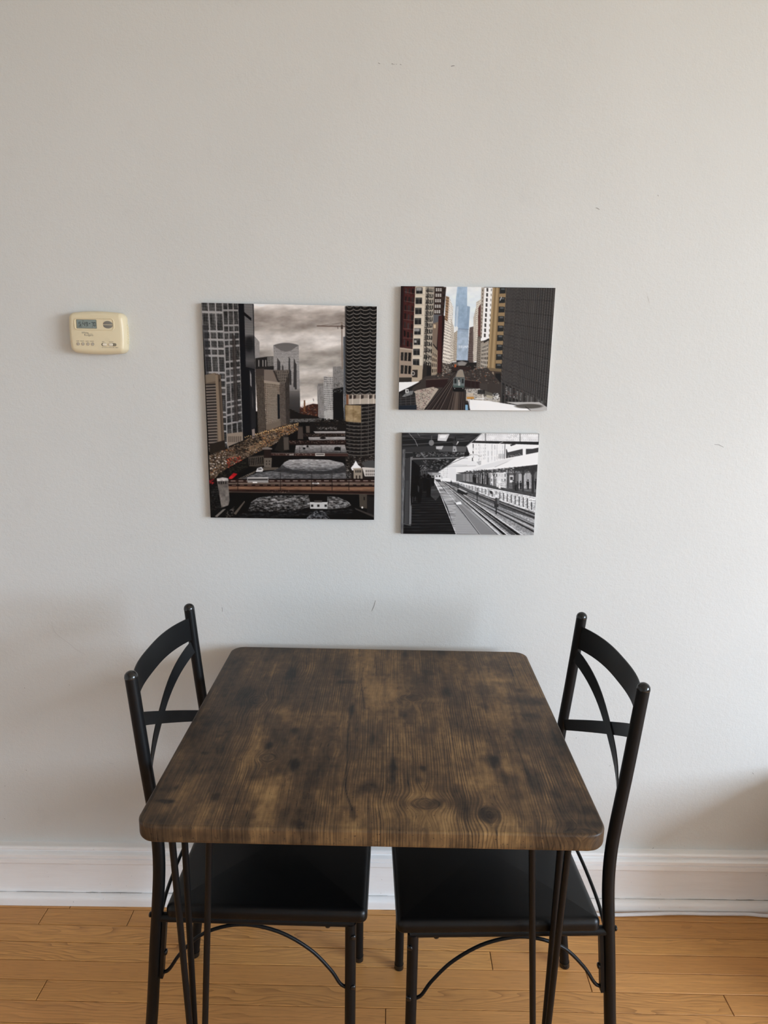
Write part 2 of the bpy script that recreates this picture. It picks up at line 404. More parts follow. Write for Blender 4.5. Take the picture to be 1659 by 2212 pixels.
LIGHT = [(-0.2242,-0.103,0.0161,0.0581,0.8),(-0.2211,-0.0608,0.0111,0.0316,0.5),(-0.2256,-0.202,0.0099,0.0296,0.7),(-0.1682,-0.2896,0.0111,0.0536,0.9),(-0.1962,-0.2392,0.0144,0.0161,0.6),(-0.2263,-0.3096,0.0181,0.0316,0.35),(-0.1639,0.2138,0.0232,0.0379,0.6),(-0.1978,0.2688,0.0137,0.0482,0.4),(-0.1559,0.0916,0.0123,0.0145,0.6),(-0.1954,0.0264,0.0176,0.021,0.6),(-0.0236,0.1029,0.0155,0.0584,0.6),(-0.0448,0.234,0.0135,0.0463,0.5),(-0.3161,-0.2259,0.0146,0.0364,0.3),(-0.2671,-0.3106,0.0158,0.0316,0.3),(-0.2869,-0.329,0.0133,0.0138,0.4),(-0.2898,0.282,0.0138,0.033,0.3),(-0.0527,-0.0874,0.0136,0.0402,0.2),(-0.0363,-0.2861,0.0046,0.0435,0.2),(-0.3675,-0.1371,0.0156,0.0282,0.2),(0.0204,0.1157,0.0358,0.0382,0.9),(0.002,0.047,0.0249,0.038,0.5),(0.062,-0.0426,0.0146,0.0226,0.7),(0.2027,0.0345,0.0186,0.0374,0.8),(0.2363,0.0105,0.0183,0.0243,0.6),(0.2689,0.0431,0.0187,0.0254,0.6),(0.2884,-0.0355,0.0118,0.034,0.5),(0.3438,-0.1879,0.01,0.0336,0.8),(0.1807,-0.2149,0.0257,0.0238,1),(0.1846,-0.094,0.0339,0.0261,0.4),(0.1278,-0.1708,0.0399,0.0456,0.45),(0.2284,-0.1726,0.008,0.0186,0.5),(0.2596,-0.2038,0.0065,0.0433,0.6),(0.0791,-0.2518,0.0374,0.0123,0.6),(0.072,-0.3073,0.0285,0.0222,0.7),(0.112,-0.31,0.0213,0.0221,0.6),(0.2749,0.1842,0.0205,0.0077,0.8),(0.2636,0.1315,0.0198,0.0215,0.5),(0.3438,0.1714,0.017,0.03,0.5),(0.353,0.1346,0.0133,0.0216,0.5),(0.214,-0.3222,0.0258,0.0286,0.8),(0.1643,-0.3271,0.014,0.0214,0.7),(0.1333,-0.3351,0.0185,0.0211,0.6),(0.2803,-0.1373,0.011,0.0293,0.5),(0.2665,-0.283,0.0146,0.0231,0.4),(0.2727,-0.3316,0.014,0.0143,0.3),(0.0079,-0.3014,0.0191,0.0224,0.4),(0.0127,0.2467,0.0212,0.0408,0.3),(0.1941,0.1584,0.0134,0.0295,0.5),(0.0843,0.275,0.0288,0.0339,0.3),(0.1233,-0.0852,0.017,0.0316,0.3),(0.0325,-0.1091,0.0139,0.0305,0.3),(0.358,-0.2316,0.0076,0.0252,0.25)]
CRACK = [(1.0,[(-0.0347,0.2344),(-0.0367,0.1584),(-0.0295,0.096),(-0.0244,0.0382)]),(1,[(-0.0488,0.0499),(-0.0515,-0.0106),(-0.0518,-0.0555),(-0.0496,-0.1178),(-0.047,-0.1836),(-0.0454,-0.2433),(-0.04,-0.2631),(-0.0311,-0.2972)]),(0.9,[(-0.2173,0.0105),(-0.2176,-0.0246),(-0.2141,-0.0606)]),(0.7,[(-0.1082,-0.3436),(-0.1046,-0.3813)]),(0.6,[(-0.3095,-0.1822),(-0.3123,-0.2131)]),(0.5,[(-0.0402,0.0254),(-0.0346,-0.055)]),(0.5,[(-0.2093,0.3286),(-0.2009,0.2281)]),(0.6,[(-0.2877,-0.1249),(-0.2818,-0.1442)]),(0.6,[(-0.2781,-0.1147),(-0.2777,-0.1393)]),(0.8,[(0.3088,0.3328),(0.3089,0.2665),(0.3091,0.2049)]),(0.7,[(-0.0101,0.3247),(-0.0049,0.246),(-0.0034,0.2053)]),(0.7,[(0.0413,-0.0659),(0.0452,-0.0983),(0.0428,-0.1293)]),(0.8,[(0.219,-0.0491),(0.221,-0.0658)]),(0.6,[(0.1819,-0.0155),(0.1711,-0.0618),(0.1705,-0.0944)]),(0.8,[(0.2638,-0.0589),(0.2657,-0.1125),(0.2666,-0.1524),(0.2662,-0.1901)]),(0.6,[(0.2947,0.0312),(0.3011,0.0004)]),(0.8,[(0.2788,-0.3628),(0.2749,-0.3796)]),(0.6,[(0.1724,0.0084),(0.1661,-0.0393)]),(0.5,[(0.0596,-0.0194),(0.0745,-0.0189)])]
RING = [(-0.2507,0.0666,0.0157,0.014,0.8),(-0.1891,-0.1519,0.0145,0.0112,1),(-0.1815,0.221,0.02,0.0382,0.5),(-0.2882,-0.0465,0.0153,0.019,0.5),(0.0733,0.0896,0.0231,0.0123,0.7),(0.0866,-0.2767,0.0232,0.0118,0.8),(0.3204,-0.3435,0.0259,0.0098,0.6),(0.1864,-0.3024,0.0158,0.0172,0.9),(-0.0749,-0.1185,0.0186,0.029,0.4)]
# ------------------------------------------------------------------ the room
def struct(o): return tag(o, kind='structure')
WT = 0.14
struct(build('wall_back', *box_vf(ROOM_L - WT, ROOM_R + WT, 0, WT, -0.05, ROOM_H), M_WALL))
struct(build('wall_left', *box_vf(ROOM_L - WT, ROOM_L, ROOM_F, 0, -0.05, ROOM_H), M_SIDE))
struct(build('ceiling', *box_vf(ROOM_L - WT, ROOM_R + WT, ROOM_F - WT, WT, ROOM_H, ROOM_H + 0.1), M_CEIL))
w = Mesh()
w.add(box_vf(ROOM_R, ROOM_R + WT, ROOM_F, 0, -0.05, WIN_Z0)); w.add(box_vf(ROOM_R, ROOM_R + WT, ROOM_F, 0, WIN_Z1, ROOM_H))
w.add(box_vf(ROOM_R, ROOM_R + WT, WIN_Y1, 0, WIN_Z0, WIN_Z1)); w.add(box_vf(ROOM_R, ROOM_R + WT, ROOM_F, WIN_Y0, WIN_Z0, WIN_Z1))
struct(build('wall_right', w.v, w.f, M_SIDE))
struct(build('wall_front', *box_vf(ROOM_L - WT, ROOM_R + WT, ROOM_F - WT, ROOM_F, -0.05, ROOM_H), M_SIDE))
def window(name, a0, a1, z0, z1, put):
    s = 0.05; m = Mesh()
    for (p, q, r, t_) in ((a0, a1, z0, z0 + s), (a0, a1, z1 - s, z1), (a0, a0 + s, z0 + s, z1 - s), (a1 - s, a1, z0 + s, z1 - s), (a0 + s, a1 - s, (z0 + z1) / 2 - .02, (z0 + z1) / 2 + .02)):
        m.add(put(p, q, 0.05, 0.09, r, t_))
    o = struct(build(name, m.v, m.f, M_WINDOW))
    build('window_sill', *put(a0 - .04, a1 + .04, -0.03, 0.05, z0 - .03, z0), M_WINDOW, o)
    return o
window('window_1', WIN_Y0, WIN_Y1, WIN_Z0, WIN_Z1, lambda a0, a1, d0, d1, z0, z1: box_vf(ROOM_R + d0, ROOM_R + d1, a0, a1, z0, z1))

# scuffs and nicks in the paint of the back wall: (width m, [(x, z), ...], strong)
def ribbon(pts, w):
    v, f = [], []
    for i, (x, z) in enumerate(pts):
        a = pts[max(0, i - 1)]; b = pts[min(len(pts) - 1, i + 1)]
        dx, dz = b[0] - a[0], b[1] - a[1]; L = math.hypot(dx, dz) or 1
        k = w * (0.35 if i in (0, len(pts) - 1) else 0.5)
        nx, nz = -dz / L * k, dx / L * k
        v += [(x + nx, -0.0004, z + nz), (x - nx, -0.0004, z - nz)]
    for i in range(len(pts) - 1):
        f.append((2 * i, 2 * i + 2, 2 * i + 3, 2 * i + 1))
    return v, f
WALLB = bpy.data.objects['wall_back']
for (w_, pts, strong) in SCUFFS:
    build('scuff_mark', *ribbon(pts, w_), M_SCUFF if strong else M_SCUFF2, WALLB)

# ------------------------------------------------------------------ oak strip floor, every strip its own piece
floor = struct(build('floor', *box_vf(ROOM_L - WT, ROOM_R + WT, ROOM_F - WT, WT, -0.06, -0.004), M_GAP))
PW, PSK = 0.0553, math.atan(-0.013)
JOINTS = {0: [-.811, 1.25], 1: [-.868, -.637, 1.35], 2: [-1.4, 1.4], 3: [-1.25, .299, 1.5], 4: [-1.1, .525], 5: [-.767, .8325], 6: [-1.2, .0362, 1.2], 7: [-.55, .7], 8: [-.2, 1.0]}
far = Mesh()
nrow = int(-ROOM_F / PW) + 1
for r in range(-1, nrow):
    y1, y0 = -0.053 - PW * (r - 1), -0.053 - PW * r
    rr = random.Random(100 + r)
    js = JOINTS.get(r)
    if js is None:
        js = []; x = ROOM_L + rr.uniform(.2, 1.0)
        while x < ROOM_R: js.append(x); x += rr.uniform(.5, 1.25)
    else:
        js = list(js); x = min(js) - rr.uniform(.6, 1.1)
        while x > ROOM_L: js.append(x); x -= rr.uniform(.6, 1.1)
        x = max(js) + rr.uniform(.6, 1.1)
        while x < ROOM_R: js.append(x); x += rr.uniform(.6, 1.1)
    xs = [ROOM_L - 0.1] + sorted(js) + [ROOM_R + 0.1]
    g = 0.0007
    for a, b in zip(xs[:-1], xs[1:]):
        vf = box_vf(-(b - a) / 2 + g, (b - a) / 2 - g, -PW / 2 + g, PW / 2 - g, -0.004, rr.uniform(-0.0004, 0.0), 0.0010)
        cx, cy = (a + b) / 2, (y0 + y1) / 2 + math.tan(PSK) * (a + b) / 2
        if r < 36:
            o = build('plank', vf[0], vf[1], M_OAK, floor, loc=(cx, cy, 0)); o.rotation_euler = (0, 0, PSK)
        else:
            far.add(([(x + cx, y + cy, z) for x, y, z in vf[0]], vf[1]))
tag(build('plank_field', far.v, far.f, M_OAK, floor), kind='stuff')

# ------------------------------------------------------------------ baseboard of the back wall
def extrude_profile(prof, x0, x1, n=1, wob=0.0):
    m = len(prof); v, f = [], []
    for i in range(n + 1):
        x = x0 + (x1 - x0) * i / n
        dz = wob * (math.sin(x * 4.1) + .6 * math.sin(x * 9.7 + 1))
        v += [(x, -d, z + dz) for d, z in prof]
    for i in range(n):
        for j in range(m - 1):
            f.append((i * m + j, (i + 1) * m + j, (i + 1) * m + j + 1, i * m + j + 1))
    return v, f
def arc(cx, cz, r, a0, a1, n=5, ry=None):
    return [(cx + r * math.cos(math.radians(a0 + (a1 - a0) * k / n)), cz + (ry or r) * math.sin(math.radians(a0 + (a1 - a0) * k / n))) for k in range(n + 1)]
bb = struct(build('baseboard_back', *extrude_profile([(.016, .028), (.016, .118), (.0, .118)], ROOM_L, ROOM_R), M_TRIM, smooth=30))
cap = [(.0, .171), (.018, .171)] + arc(.018, .1655, .0055, 90, -50, 6) + [(.0185, .1595), (.0175, .158), (.0180, .1568), (.0290, .1555), (.0315, .1535), (.0320, .1455), (.0290, .1442), (.0290, .1432), (.0322, .1422), (.0328, .134)] + arc(.0285, .1305, .0045, 20, -80, 4) + [(.0240, .1245), (.0195, .122), (.0175, .1175), (.016, .1135)]
build('cap_moulding', *extrude_profile(cap, ROOM_L, ROOM_R, 60, .0004), M_TRIM, bb, smooth=35)
shoe = [(.016, .0275), (.0185, .0285), (.026, .0275)] + arc(.0255, .0155, .0085, 80, 0, 5, .0115) + [(.0345, .004), (.0345, .0)]
build('shoe_moulding', *extrude_profile(shoe, ROOM_L, ROOM_R, 60, .0003), M_TRIM, bb, smooth=35)
# dark hairline cracks where the shoe meets the board
rr = random.Random(5); x = -1.1
k = Mesh()
while x < 1.2:
    L = rr.uniform(.03, .16); z = .0292
    pts = [(x + L * i / 4, z + rr.uniform(-.0008, .0008)) for i in range(5)]
    vf = ribbon(pts, rr.uniform(.0004, .0011)); k.add(([(a, b - .0172, c) for a, b, c in vf[0]], vf[1])); x += L + rr.uniform(.0, .06)
build('paint_crack', k.v, k.f, M_CRACK, bb)
for (xa, xb, s) in ((ROOM_L, ROOM_L + .03, 1), (ROOM_R - .03, ROOM_R, 1)):
    nm = 'baseboard_left' if xa < 0 else 'baseboard_right'
    struct(build(nm, *box_vf(xa, xb, ROOM_F, -.036, 0, .171), M_TRIM))

# ------------------------------------------------------------------ unseen low cabinet, added to cast a shadow on the wall's lower right
cab = empty('shadow_cabinet', (1.345, -0.27, 0))
build('body', *box_vf(-.20, .20, -.20, .20, .04, .415, .004), M_CABINET, cab)
build('plinth', *box_vf(-.18, .18, -.18, .19, 0, .04), M_CABINET, cab)
build('top_panel', *box_vf(-.215, .215, -.215, .205, .415, .44, .004), M_CABINET, cab)
for s in (-1, 1):
    d = build('door', *box_vf(.002 if s > 0 else -.195, .195 if s > 0 else -.002, -.212, -.2, .06, .40), M_CABINET, cab)
    build('knob', *tube_vf([(s * .03, -.212, .30), (s * .03, -.232, .30)], .011), M_BOLT, d)
tag(cab, 'unseen low white two-door cabinet, added to shade the wall right of the table', 'cabinet')

cord_pts = [(.575, -.040, .005), (.605, -.0475, .005), (.6426, -.0490, .005), (.7001, -.0468, .005), (.7551, -.0442, .005), (.8104, -.0412, .005), (.8646, -.0408, .005), (.8913, -.0415, .005), (.9322, -.0412, .005), (.974, -.0408, .005), (1.0142, -.0410, .005), (1.0677, -.0460, .005), (1.14, -.044, .005), (1.30, -.042, .005), (1.50, -.042, .005)]
tag(build('power_cable', *tube_vf(catmull(cord_pts, 5), .0046, 10), M_CORD, smooth=True), 'white electrical cable lying on the floor along the baseboard', 'cable')
# ------------------------------------------------------------------ numpy noise
def vnoise(X, Y, seed):
    """smooth value noise at lattice spacing 1"""
    rs = np.random.RandomState(seed); G = rs.rand(256, 256)
    xi = np.floor(X).astype(int); yi = np.floor(Y).astype(int)
    fx = X - xi; fy = Y - yi
    fx = fx * fx * (3 - 2 * fx); fy = fy * fy * (3 - 2 * fy)
    g = lambda a, b: G[a % 256, b % 256]
    return (g(xi, yi) * (1 - fx) + g(xi + 1, yi) * fx) * (1 - fy) + (g(xi, yi + 1) * (1 - fx) + g(xi + 1, yi + 1) * fx) * fy
def fbm(X, Y, seed, oct=4, gain=.55):
    s = 0; a = 1; n = 0
    for k in range(oct):
        s = s + a * vnoise(X * 2 ** k + 17.3 * k, Y * 2 ** k + 5.1 * k, seed + k); n += a; a *= gain
    return s / n

# ------------------------------------------------------------------ table
TW, TD, TH_TOP, TTHK, TR = 0.724, 0.694, 0.750, 0.031, 0.031
T_C, T_ROT = (0.005, -0.3795), -0.0135
table = empty('dining_table', (T_C[0], T_C[1], 0), T_ROT)
tag(table, 'small square dining table with rustic dark brown wood top and black rods', 'table')
def laminate(X, Y):
    """lightness pattern of the printed wood and the warped grain coordinate"""
    wx = X + .012 * (fbm(X * 14, Y * 9, 41) - .5) + .008 * (fbm(X * 70, Y * 45, 43) - .5); wy = Y + .018 * (fbm(X * 12, Y * 10, 47) - .5) + .010 * (fbm(X * 60, Y * 50, 49) - .5)
    t = .55 + .58 * (fbm(X * 11 + 3, Y * 5 + 9, 11, 5, .6) - .5) + .46 * (fbm(X * 46, Y * 12, 23, 4) - .5) + .17 * (fbm(X * 9, Y * 60, 29, 3) - .5) + .30 * (fbm(X * 120, Y * 75, 31, 3) - .5)
    for (x, y, a, b, s) in LIGHT:
        d = ((wx - x) / (a * 1.25)) ** 2 + ((wy - y) / (b * 1.15)) ** 2
        t = t + .27 * s * np.exp(-d * .9)
    for (x, y, a, b, s) in DARK:
        d = ((wx - x) / (a * 1.15)) ** 2 + ((wy - y) / (b * 1.1)) ** 2
        t = t - .38 * s * np.exp(-d ** 1.8 * .8)
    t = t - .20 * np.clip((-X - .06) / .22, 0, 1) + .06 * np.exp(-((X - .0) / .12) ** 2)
    U = X + .010 * (fbm(X * 4, Y * 2.2, 61, 3) - .5) + .0022 * (fbm(X * 26, Y * 9, 67, 2) - .5)
    V = Y.copy()
    for (x, y, a, b, s) in RING:
        dx, dy = X - x, Y - y
        rr = np.sqrt((dx / a) ** 2 + (dy / (b * 1.15)) ** 2)
        k = np.exp(-(rr / 2.4) ** 2) * s
        # the grain runs round the knot: push the coordinate towards its distance from the knot
        U = U * (1 - k) + k * (x + np.sign(dx + 1e-9) * a * (rr - .0) * .55)
        rim = np.exp(-((rr - 1) / .10) ** 2)
        t = t - .22 * s * rim - .06 * s * (rr < 1)
        if s >= .85:
            t = t - .10 * s * np.exp(-(rr / 1.5) ** 2) * (np.sin(rr * 17) > .2)
    for (s, pts) in CRACK:
        D = np.full(X.shape, 9.)
        for (p, q) in zip(pts[:-1], pts[1:]):
            px, py = q[0] - p[0], q[1] - p[1]; L = px * px + py * py
            h = np.clip(((X - p[0]) * px + (Y - p[1]) * py) / L, 0, 1)
            D = np.minimum(D, np.hypot(X - p[0] - h * px + .0012 * (vnoise(X * 300, Y * 90, 5) - .5), Y - p[1] - h * py))
        t = t - .38 * s * np.exp(-(D / .0010) ** 2) - .07 * s * np.exp(-(D / .007) ** 2)
    return t, U, V
def tabletop():
    rt, rb = .0042, .008
    hw, hd = TW / 2 - rt, TD / 2 - rt; R = TR - rt
    NX, NY = 400, 400
    ys = np.linspace(-hd, hd, NY); ss = np.linspace(-1, 1, NX)
    over = np.clip(np.abs(ys) - (hd - R), 0, R)
    half = hw - R + np.sqrt(np.maximum(R * R - over ** 2, 0))
    X = ss[None, :] * half[:, None]; Y = np.repeat(ys[:, None], NX, 1)
    verts = np.stack([X.ravel(), Y.ravel(), np.full(X.size, TH_TOP)], -1)
    idx = np.arange(NX * NY).reshape(NY, NX)
    q = np.stack([idx[:-1, :-1], idx[:-1, 1:], idx[1:, 1:], idx[1:, :-1]], -1).reshape(-1, 4)
    loop = np.concatenate([idx[0, :-1], idx[:-1, -1], idx[-1, :0:-1], idx[:0:-1, 0]])
    P = verts[loop][:, :2]
    cx = np.clip(P[:, 0], -(hw - R), hw - R); cy = np.clip(P[:, 1], -(hd - R), hd - R)
    N = P - np.stack([cx, cy], -1); N /= np.maximum(np.linalg.norm(N, axis=1, keepdims=True), 1e-9)
    prof = []
    for k in range(1, 5):
        a = math.pi / 2 * k / 4; prof.append((rt * math.sin(a), TH_TOP - rt * (1 - math.cos(a))))
    for z in (.741, .737, .733, .729): prof.append((rt, z))
    zb = TH_TOP - TTHK
    for k in range(0, 5):
        a = math.pi / 2 * k / 4; prof.append((rt - rb * (1 - math.cos(a)), zb + rb * (1 - math.sin(a))))
    allv = [verts]; prev = loop; quads = [q]; m = len(loop); base = len(verts)
    for (o_, z) in prof:
        ring = np.concatenate([P + N * o_, np.full((m, 1), z)], 1)
        cur = np.arange(base, base + m); base += m
        allv.append(ring)
        quads.append(np.stack([np.roll(prev, -1), prev, cur, np.roll(cur, -1)], -1)); prev = cur
    V = np.concatenate(allv); Q = np.concatenate(quads)
    me = bpy.data.meshes.new('tabletop')
    faces = [tuple(r) for r in Q.tolist()] + [tuple(int(i) for i in prev[::-1])]
    me.from_pydata(V.tolist(), [], faces); me.update()
    me.polygons.foreach_set('use_smooth', [True] * len(me.polygons))
    me.set_sharp_from_angle(angle=math.radians(40))
    # the print wraps over the edge: continue the pattern outwards by the distance run down the side
    drop = TH_TOP - V[:, 2]
    sx = np.clip(V[:, 0], -(hw - R), hw - R); sy = np.clip(V[:, 1], -(hd - R), hd - R)
    n = V[:, :2] - np.stack([sx, sy], -1); n /= np.maximum(np.linalg.norm(n, axis=1, keepdims=True), 1e-9)
    XY = V[:, :2] + n * drop[:, None]
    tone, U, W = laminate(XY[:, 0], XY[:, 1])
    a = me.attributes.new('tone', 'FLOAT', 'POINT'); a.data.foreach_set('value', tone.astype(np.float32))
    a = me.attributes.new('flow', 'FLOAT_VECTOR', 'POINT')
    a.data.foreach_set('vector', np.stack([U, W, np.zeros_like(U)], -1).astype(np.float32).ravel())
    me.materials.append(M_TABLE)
    return link(bpy.data.objects.new('tabletop', me), table)
tabletop()
def hairpin(sx, tops, feet, yo=0.0):
    zt = TH_TOP - TTHK
    c = (sum(t[0] for t in tops) / 3, sum(t[1] for t in tops) / 3)
    m = Mesh()                                                     # mounting plate under the top
    m.add(box_vf(min(t[0] for t in tops) - .012, max(t[0] for t in tops) + .012, min(t[1] for t in tops) - .012, max(t[1] for t in tops) + .012, zt - .004, zt))
    o = build('hairpin_leg', m.v, m.f, M_STEEL, table)
    for (tp, ft) in zip(tops, feet):
        build('rod', *tube_vf([(ft[0], ft[1], .0), (ft[0] * .995 + tp[0] * .005, ft[1] * .995 + tp[1] * .005, .005), (tp[0], tp[1], zt - .003)], .0058, 12), M_STEEL, o, smooth=40)
    return o
def tl(x, y):                                                     # room point to table point
    dx, dy = x - T_C[0], y - T_C[1]; c_, s_ = math.cos(-T_ROT), math.sin(-T_ROT)
    return (c_ * dx - s_ * dy, s_ * dx + c_ * dy)
fl_t = [tl(-.328, -.65), tl(-.3215, -.60), tl(-.2628, -.65)]; fl_f = [tl(-.3365, -.552), tl(-.3345, -.548), tl(-.3245, -.554)]
fr_t = [tl(.3275, -.65), tl(.329, -.60), tl(.2633, -.65)]; fr_f = [tl(.3380, -.556), tl(.3375, -.548), tl(.3270, -.556)]
hairpin(-1, fl_t, fl_f); hairpin(1, fr_t, fr_f)
for s in (-1, 1):
    hairpin(s, [tl(s * .328, -.105), tl(s * .3215, -.155), tl(s * .2628, -.105)], [tl(s * .337, -.062), tl(s * .335, -.068), tl(s * .326, -.062)])

# ------------------------------------------------------------------ chairs (local: faces +x, y across, origin on the floor below the seat centre)
CH_HW = 0.1735
POST = [(-.229, .012), (-.2065, .20), (-.1915, .36), (-.1825, .45), (-.1765, .52), (-.1755, .58), (-.1795, .64), (-.192, .76), (-.2055, .905)]
def post_x(z):
    return float(np.interp(z, [q[1] for q in POST], [q[0] for q in POST]))
def bolt_vf(p, d, r=.0052, h=.0035):
    p = np.array(p, float); d = np.array(d, float)
    return tube_vf([p, p + d * h * .6, p + d * h * .61], r, 10, round_end=h * .6)
def make_chair(loc, rz, label):
    c = empty('dining_chair', loc, rz)
    tag(c, label, 'chair', 'black metal dining chairs at the table')
    # seat cushion
    SX0, SX1, SHW = -.166, .209, .1865
    vf = slab_vf(SX1 - SX0, SHW * 2, .014, .4310, .4560, .0135, .004, 8, .008, 6)
    seat = build('seat', *xform(vf, lambda p: (p[0] + (SX0 + SX1) / 2, p[1], p[2])), M_VINYL, c, smooth=50)
    out = [(x * 1.0 + (SX0 + SX1) / 2, y, .4315) for (x, y, _, _) in rrect(SX1 - SX0 + .001, SHW * 2 + .001, .0305, 6)]
    # steel seat frame: side rails, front and rear rail
    for s in (-1, 1):
        build('side_rail', *tube_vf([(post_x(.422) + .004, s * CH_HW, .4225), (.185, s * CH_HW, .4225)], .0088, 12), M_STEEL, c, smooth=40)
    build('front_rail', *tube_vf([(.178, -CH_HW, .4215), (.178, CH_HW, .4215)], .0085, 12), M_STEEL, c, smooth=40)
    build('back_rail', *tube_vf(catmull([(-.179, -CH_HW, .424), (-.187, -CH_HW * .6, .426), (-.190, 0, .427), (-.187, CH_HW * .6, .426), (-.179, CH_HW, .424)], 5), .0036, 10), M_STEEL, c, smooth=40)
    for s in (-1, 1):
        path = [(x, s * CH_HW, z) for x, z in POST]
        po = build('back_post', *tube_vf(catmull(path, 5), .0112, 18), M_STEEL, c, smooth=40)
        e0 = np.array([POST[-1][0], s * CH_HW, POST[-1][1]]); dr = np.array([-.011, 0, .137]); dr /= np.linalg.norm(dr)
        build('end_cap', *tube_vf([e0 - dr * .001, e0 + dr * .0015], .0117, 18, round_end=.0105), M_CAPBLK, po, smooth=50)
        f0 = (POST[0][0], s * CH_HW)
        build('foot_cap', *tube_vf([(f0[0] - .0012, f0[1], 0), (f0[0] + .0003, f0[1], .014)], .0122, 16), M_CAPBLK, po, smooth=40)
        build('bolt', *bolt_vf((post_x(.425) - .0112, s * CH_HW, .427), (-1, 0, 0)), M_BOLT, po, smooth=40)
        fl = build('front_leg', *tube_vf([(.178, s * CH_HW, .010), (.178, s * CH_HW, .4215)], .0104, 18), M_STEEL, c, smooth=40)
        build('foot_cap', *tube_vf([(.178, s * CH_HW, 0), (.178, s * CH_HW, .013)], .0113, 16), M_CAPBLK, fl, smooth=40)
        for (z, dy) in ((.398, 1), (.287, 1)):
            build('bolt', *bolt_vf((.1835, s * (CH_HW + .0088), z), (0.35, s * .936, 0)), M_BOLT, fl, smooth=40)
        # flat stay welded to the rear leg
        stay = [(post_x(z) + .0152, s * CH_HW, z) for z in (.290, .33, .37, .4215)]
        st = build('leg_stay', *sweep_vf(stay, [(-.006, -.0035), (.006, -.0035), (.006, .0035), (-.006, .0035)], up=(1, 0, 0)), M_STEEL, c, smooth=30)
        build('bolt', *bolt_vf((post_x(.345) + .0187, s * CH_HW, .345), (1, 0, 0), .0058, .004), M_BOLT, st, smooth=40)
        # arched rod between rear and front leg
        arch = [(-.1815, s * CH_HW, .2985), (-.168, s * CH_HW, .3065), (-.143, s * CH_HW, .345), (-.098, s * CH_HW, .389), (-.030, s * CH_HW, .4105), (.040, s * CH_HW, .398), (.100, s * CH_HW, .361), (.140, s * CH_HW, .316), (.158, s * CH_HW, .286), (.170, s * CH_HW, .277)]
        build('arched_brace', *tube_vf(catmull(arch, 6), .0034, 10), M_STEEL, c, smooth=40)
        build('bolt', *bolt_vf((.135, s * (CH_HW - .001), .4143), (0, 0, -1), .0055, .004), M_BOLT, c, smooth=40)
    # curved top slat and the two crossing bars, all bowed backwards
    bow = lambda u: -.0315 * (1 - abs(2 * u - 1) ** 2.7)
    n = 24; slat = []
    thin = [(-.0008, -.0265), (.0008, -.0265), (.0008, .0265), (-.0008, .0265)]
    path = []
    for i in range(n + 1):
        u = i / n; path.append((post_x(.86) + bow(u), -CH_HW * .955 + 2 * CH_HW * .955 * u, .8615))
    build('top_slat', *sweep_vf(path, [(-.0012, -.0255), (.0012, -.0255), (.0012, .0255), (-.0012, .0255)], up=(-.09, 0, 1)), M_STEEL, c, smooth=30)
    for s in (-1, 1):
        path = []
        for i in range(n + 1):
            u = i / n; z = .820 + (.652 - .820) * u
            path.append((post_x(z) + bow(u) + (.0 if s > 0 else .0022), s * (CH_HW * .955 - 2 * CH_HW * .955 * u), z))
        build('cross_bar', *sweep_vf(path, [(-.0011, -.0125), (.0011, -.0125), (.0011, .0125), (-.0011, .0125)], up=lambda u, s=s: (-.09, s * .40, .90)), M_STEEL, c, smooth=30)
    return c
make_chair((-.2105, -.3665, 0), math.radians(-1.2), 'black metal chair left of the table, facing right, crossed bars in back')
make_chair((.2525, -.388, 0), math.radians(180 + 1.6), 'black metal chair right of the table, facing left, crossed bars in back')
# ------------------------------------------------------------------ thermostat (local: x right, z up, -y out of the wall)
TC = (-.6395, 1.5010)
thermo = empty('thermostat', (TC[0], 0, TC[1]))
tag(thermo, 'cream plastic wall thermostat with small grey display and push buttons', 'thermostat')
def tx(a): return -.7018 + (a - 290) * 1.25e-4 - TC[0]
def tz(b): return 1.5445 - (b - 205) * 1.222e-4 - TC[1]
def barrel(hw, hh, bx, bz, R, n=10):
    """closed outline with bowed sides and rounded corners"""
    o = []
    for (x, y, nx, ny) in rrect(2 * hw, 2 * hh, R, n):
        o.append((x, y, nx, ny))
    dens = []
    for i in range(len(o)):
        a, b = o[i], o[(i + 1) % len(o)]
        k = max(1, int(math.hypot(b[0] - a[0], b[1] - a[1]) / .006))
        for j in range(k):
            t_ = j / k; dens.append(tuple(a[q] * (1 - t_) + b[q] * t_ for q in range(4)))
    return [(x + bx * (1 - (y / hh) ** 2) * x / hw, y + bz * (1 - (x / hw) ** 2) * y / hh, nx, ny) for x, y, nx, ny in dens]
def thermo_body():
    o = barrel(.0615, .0435, .0030, .0042, .0105); k = len(o); v, f = [], []
    prof = [(.0015, 0), (.0, .004), (.0, .015), (.0006, .020), (.0020, .0245), (.0045, .0280), (.0075, .0298), (.0110, .0305)]
    for ins, d in prof:
        v += [(x - nx * ins, -d, z - nz * ins) for x, z, nx, nz in o]
    for i in range(len(prof) - 1):
        for j in range(k):
            jj = (j + 1) % k; f.append((i * k + j, i * k + jj, (i + 1) * k + jj, (i + 1) * k + j))
    f.append(tuple((len(prof) - 1) * k + j for j in range(k))); f.append(tuple(range(k - 1, -1, -1)))
    return build('housing', v, f, M_CREAM, thermo, smooth=50)
housing = thermo_body()
FY = -.0305
def face_slab(name, a0, a1, b0, b1, R, d0, d1, mat, parent, rt=.0004, ell=False):
    w_, h_ = tx(a1) - tx(a0), tz(b0) - tz(b1); cx, cz = (tx(a0) + tx(a1)) / 2, (tz(b0) + tz(b1)) / 2
    vf = slab_vf(w_, h_, min(R, w_ / 2 - 1e-5, h_ / 2 - 1e-5), d0, d1, rt, 0, 6, 0, 3)
    return build(name, *xform(vf, lambda p: (p[0] + cx, FY - p[2], p[1] + cz)), mat, parent, smooth=40)
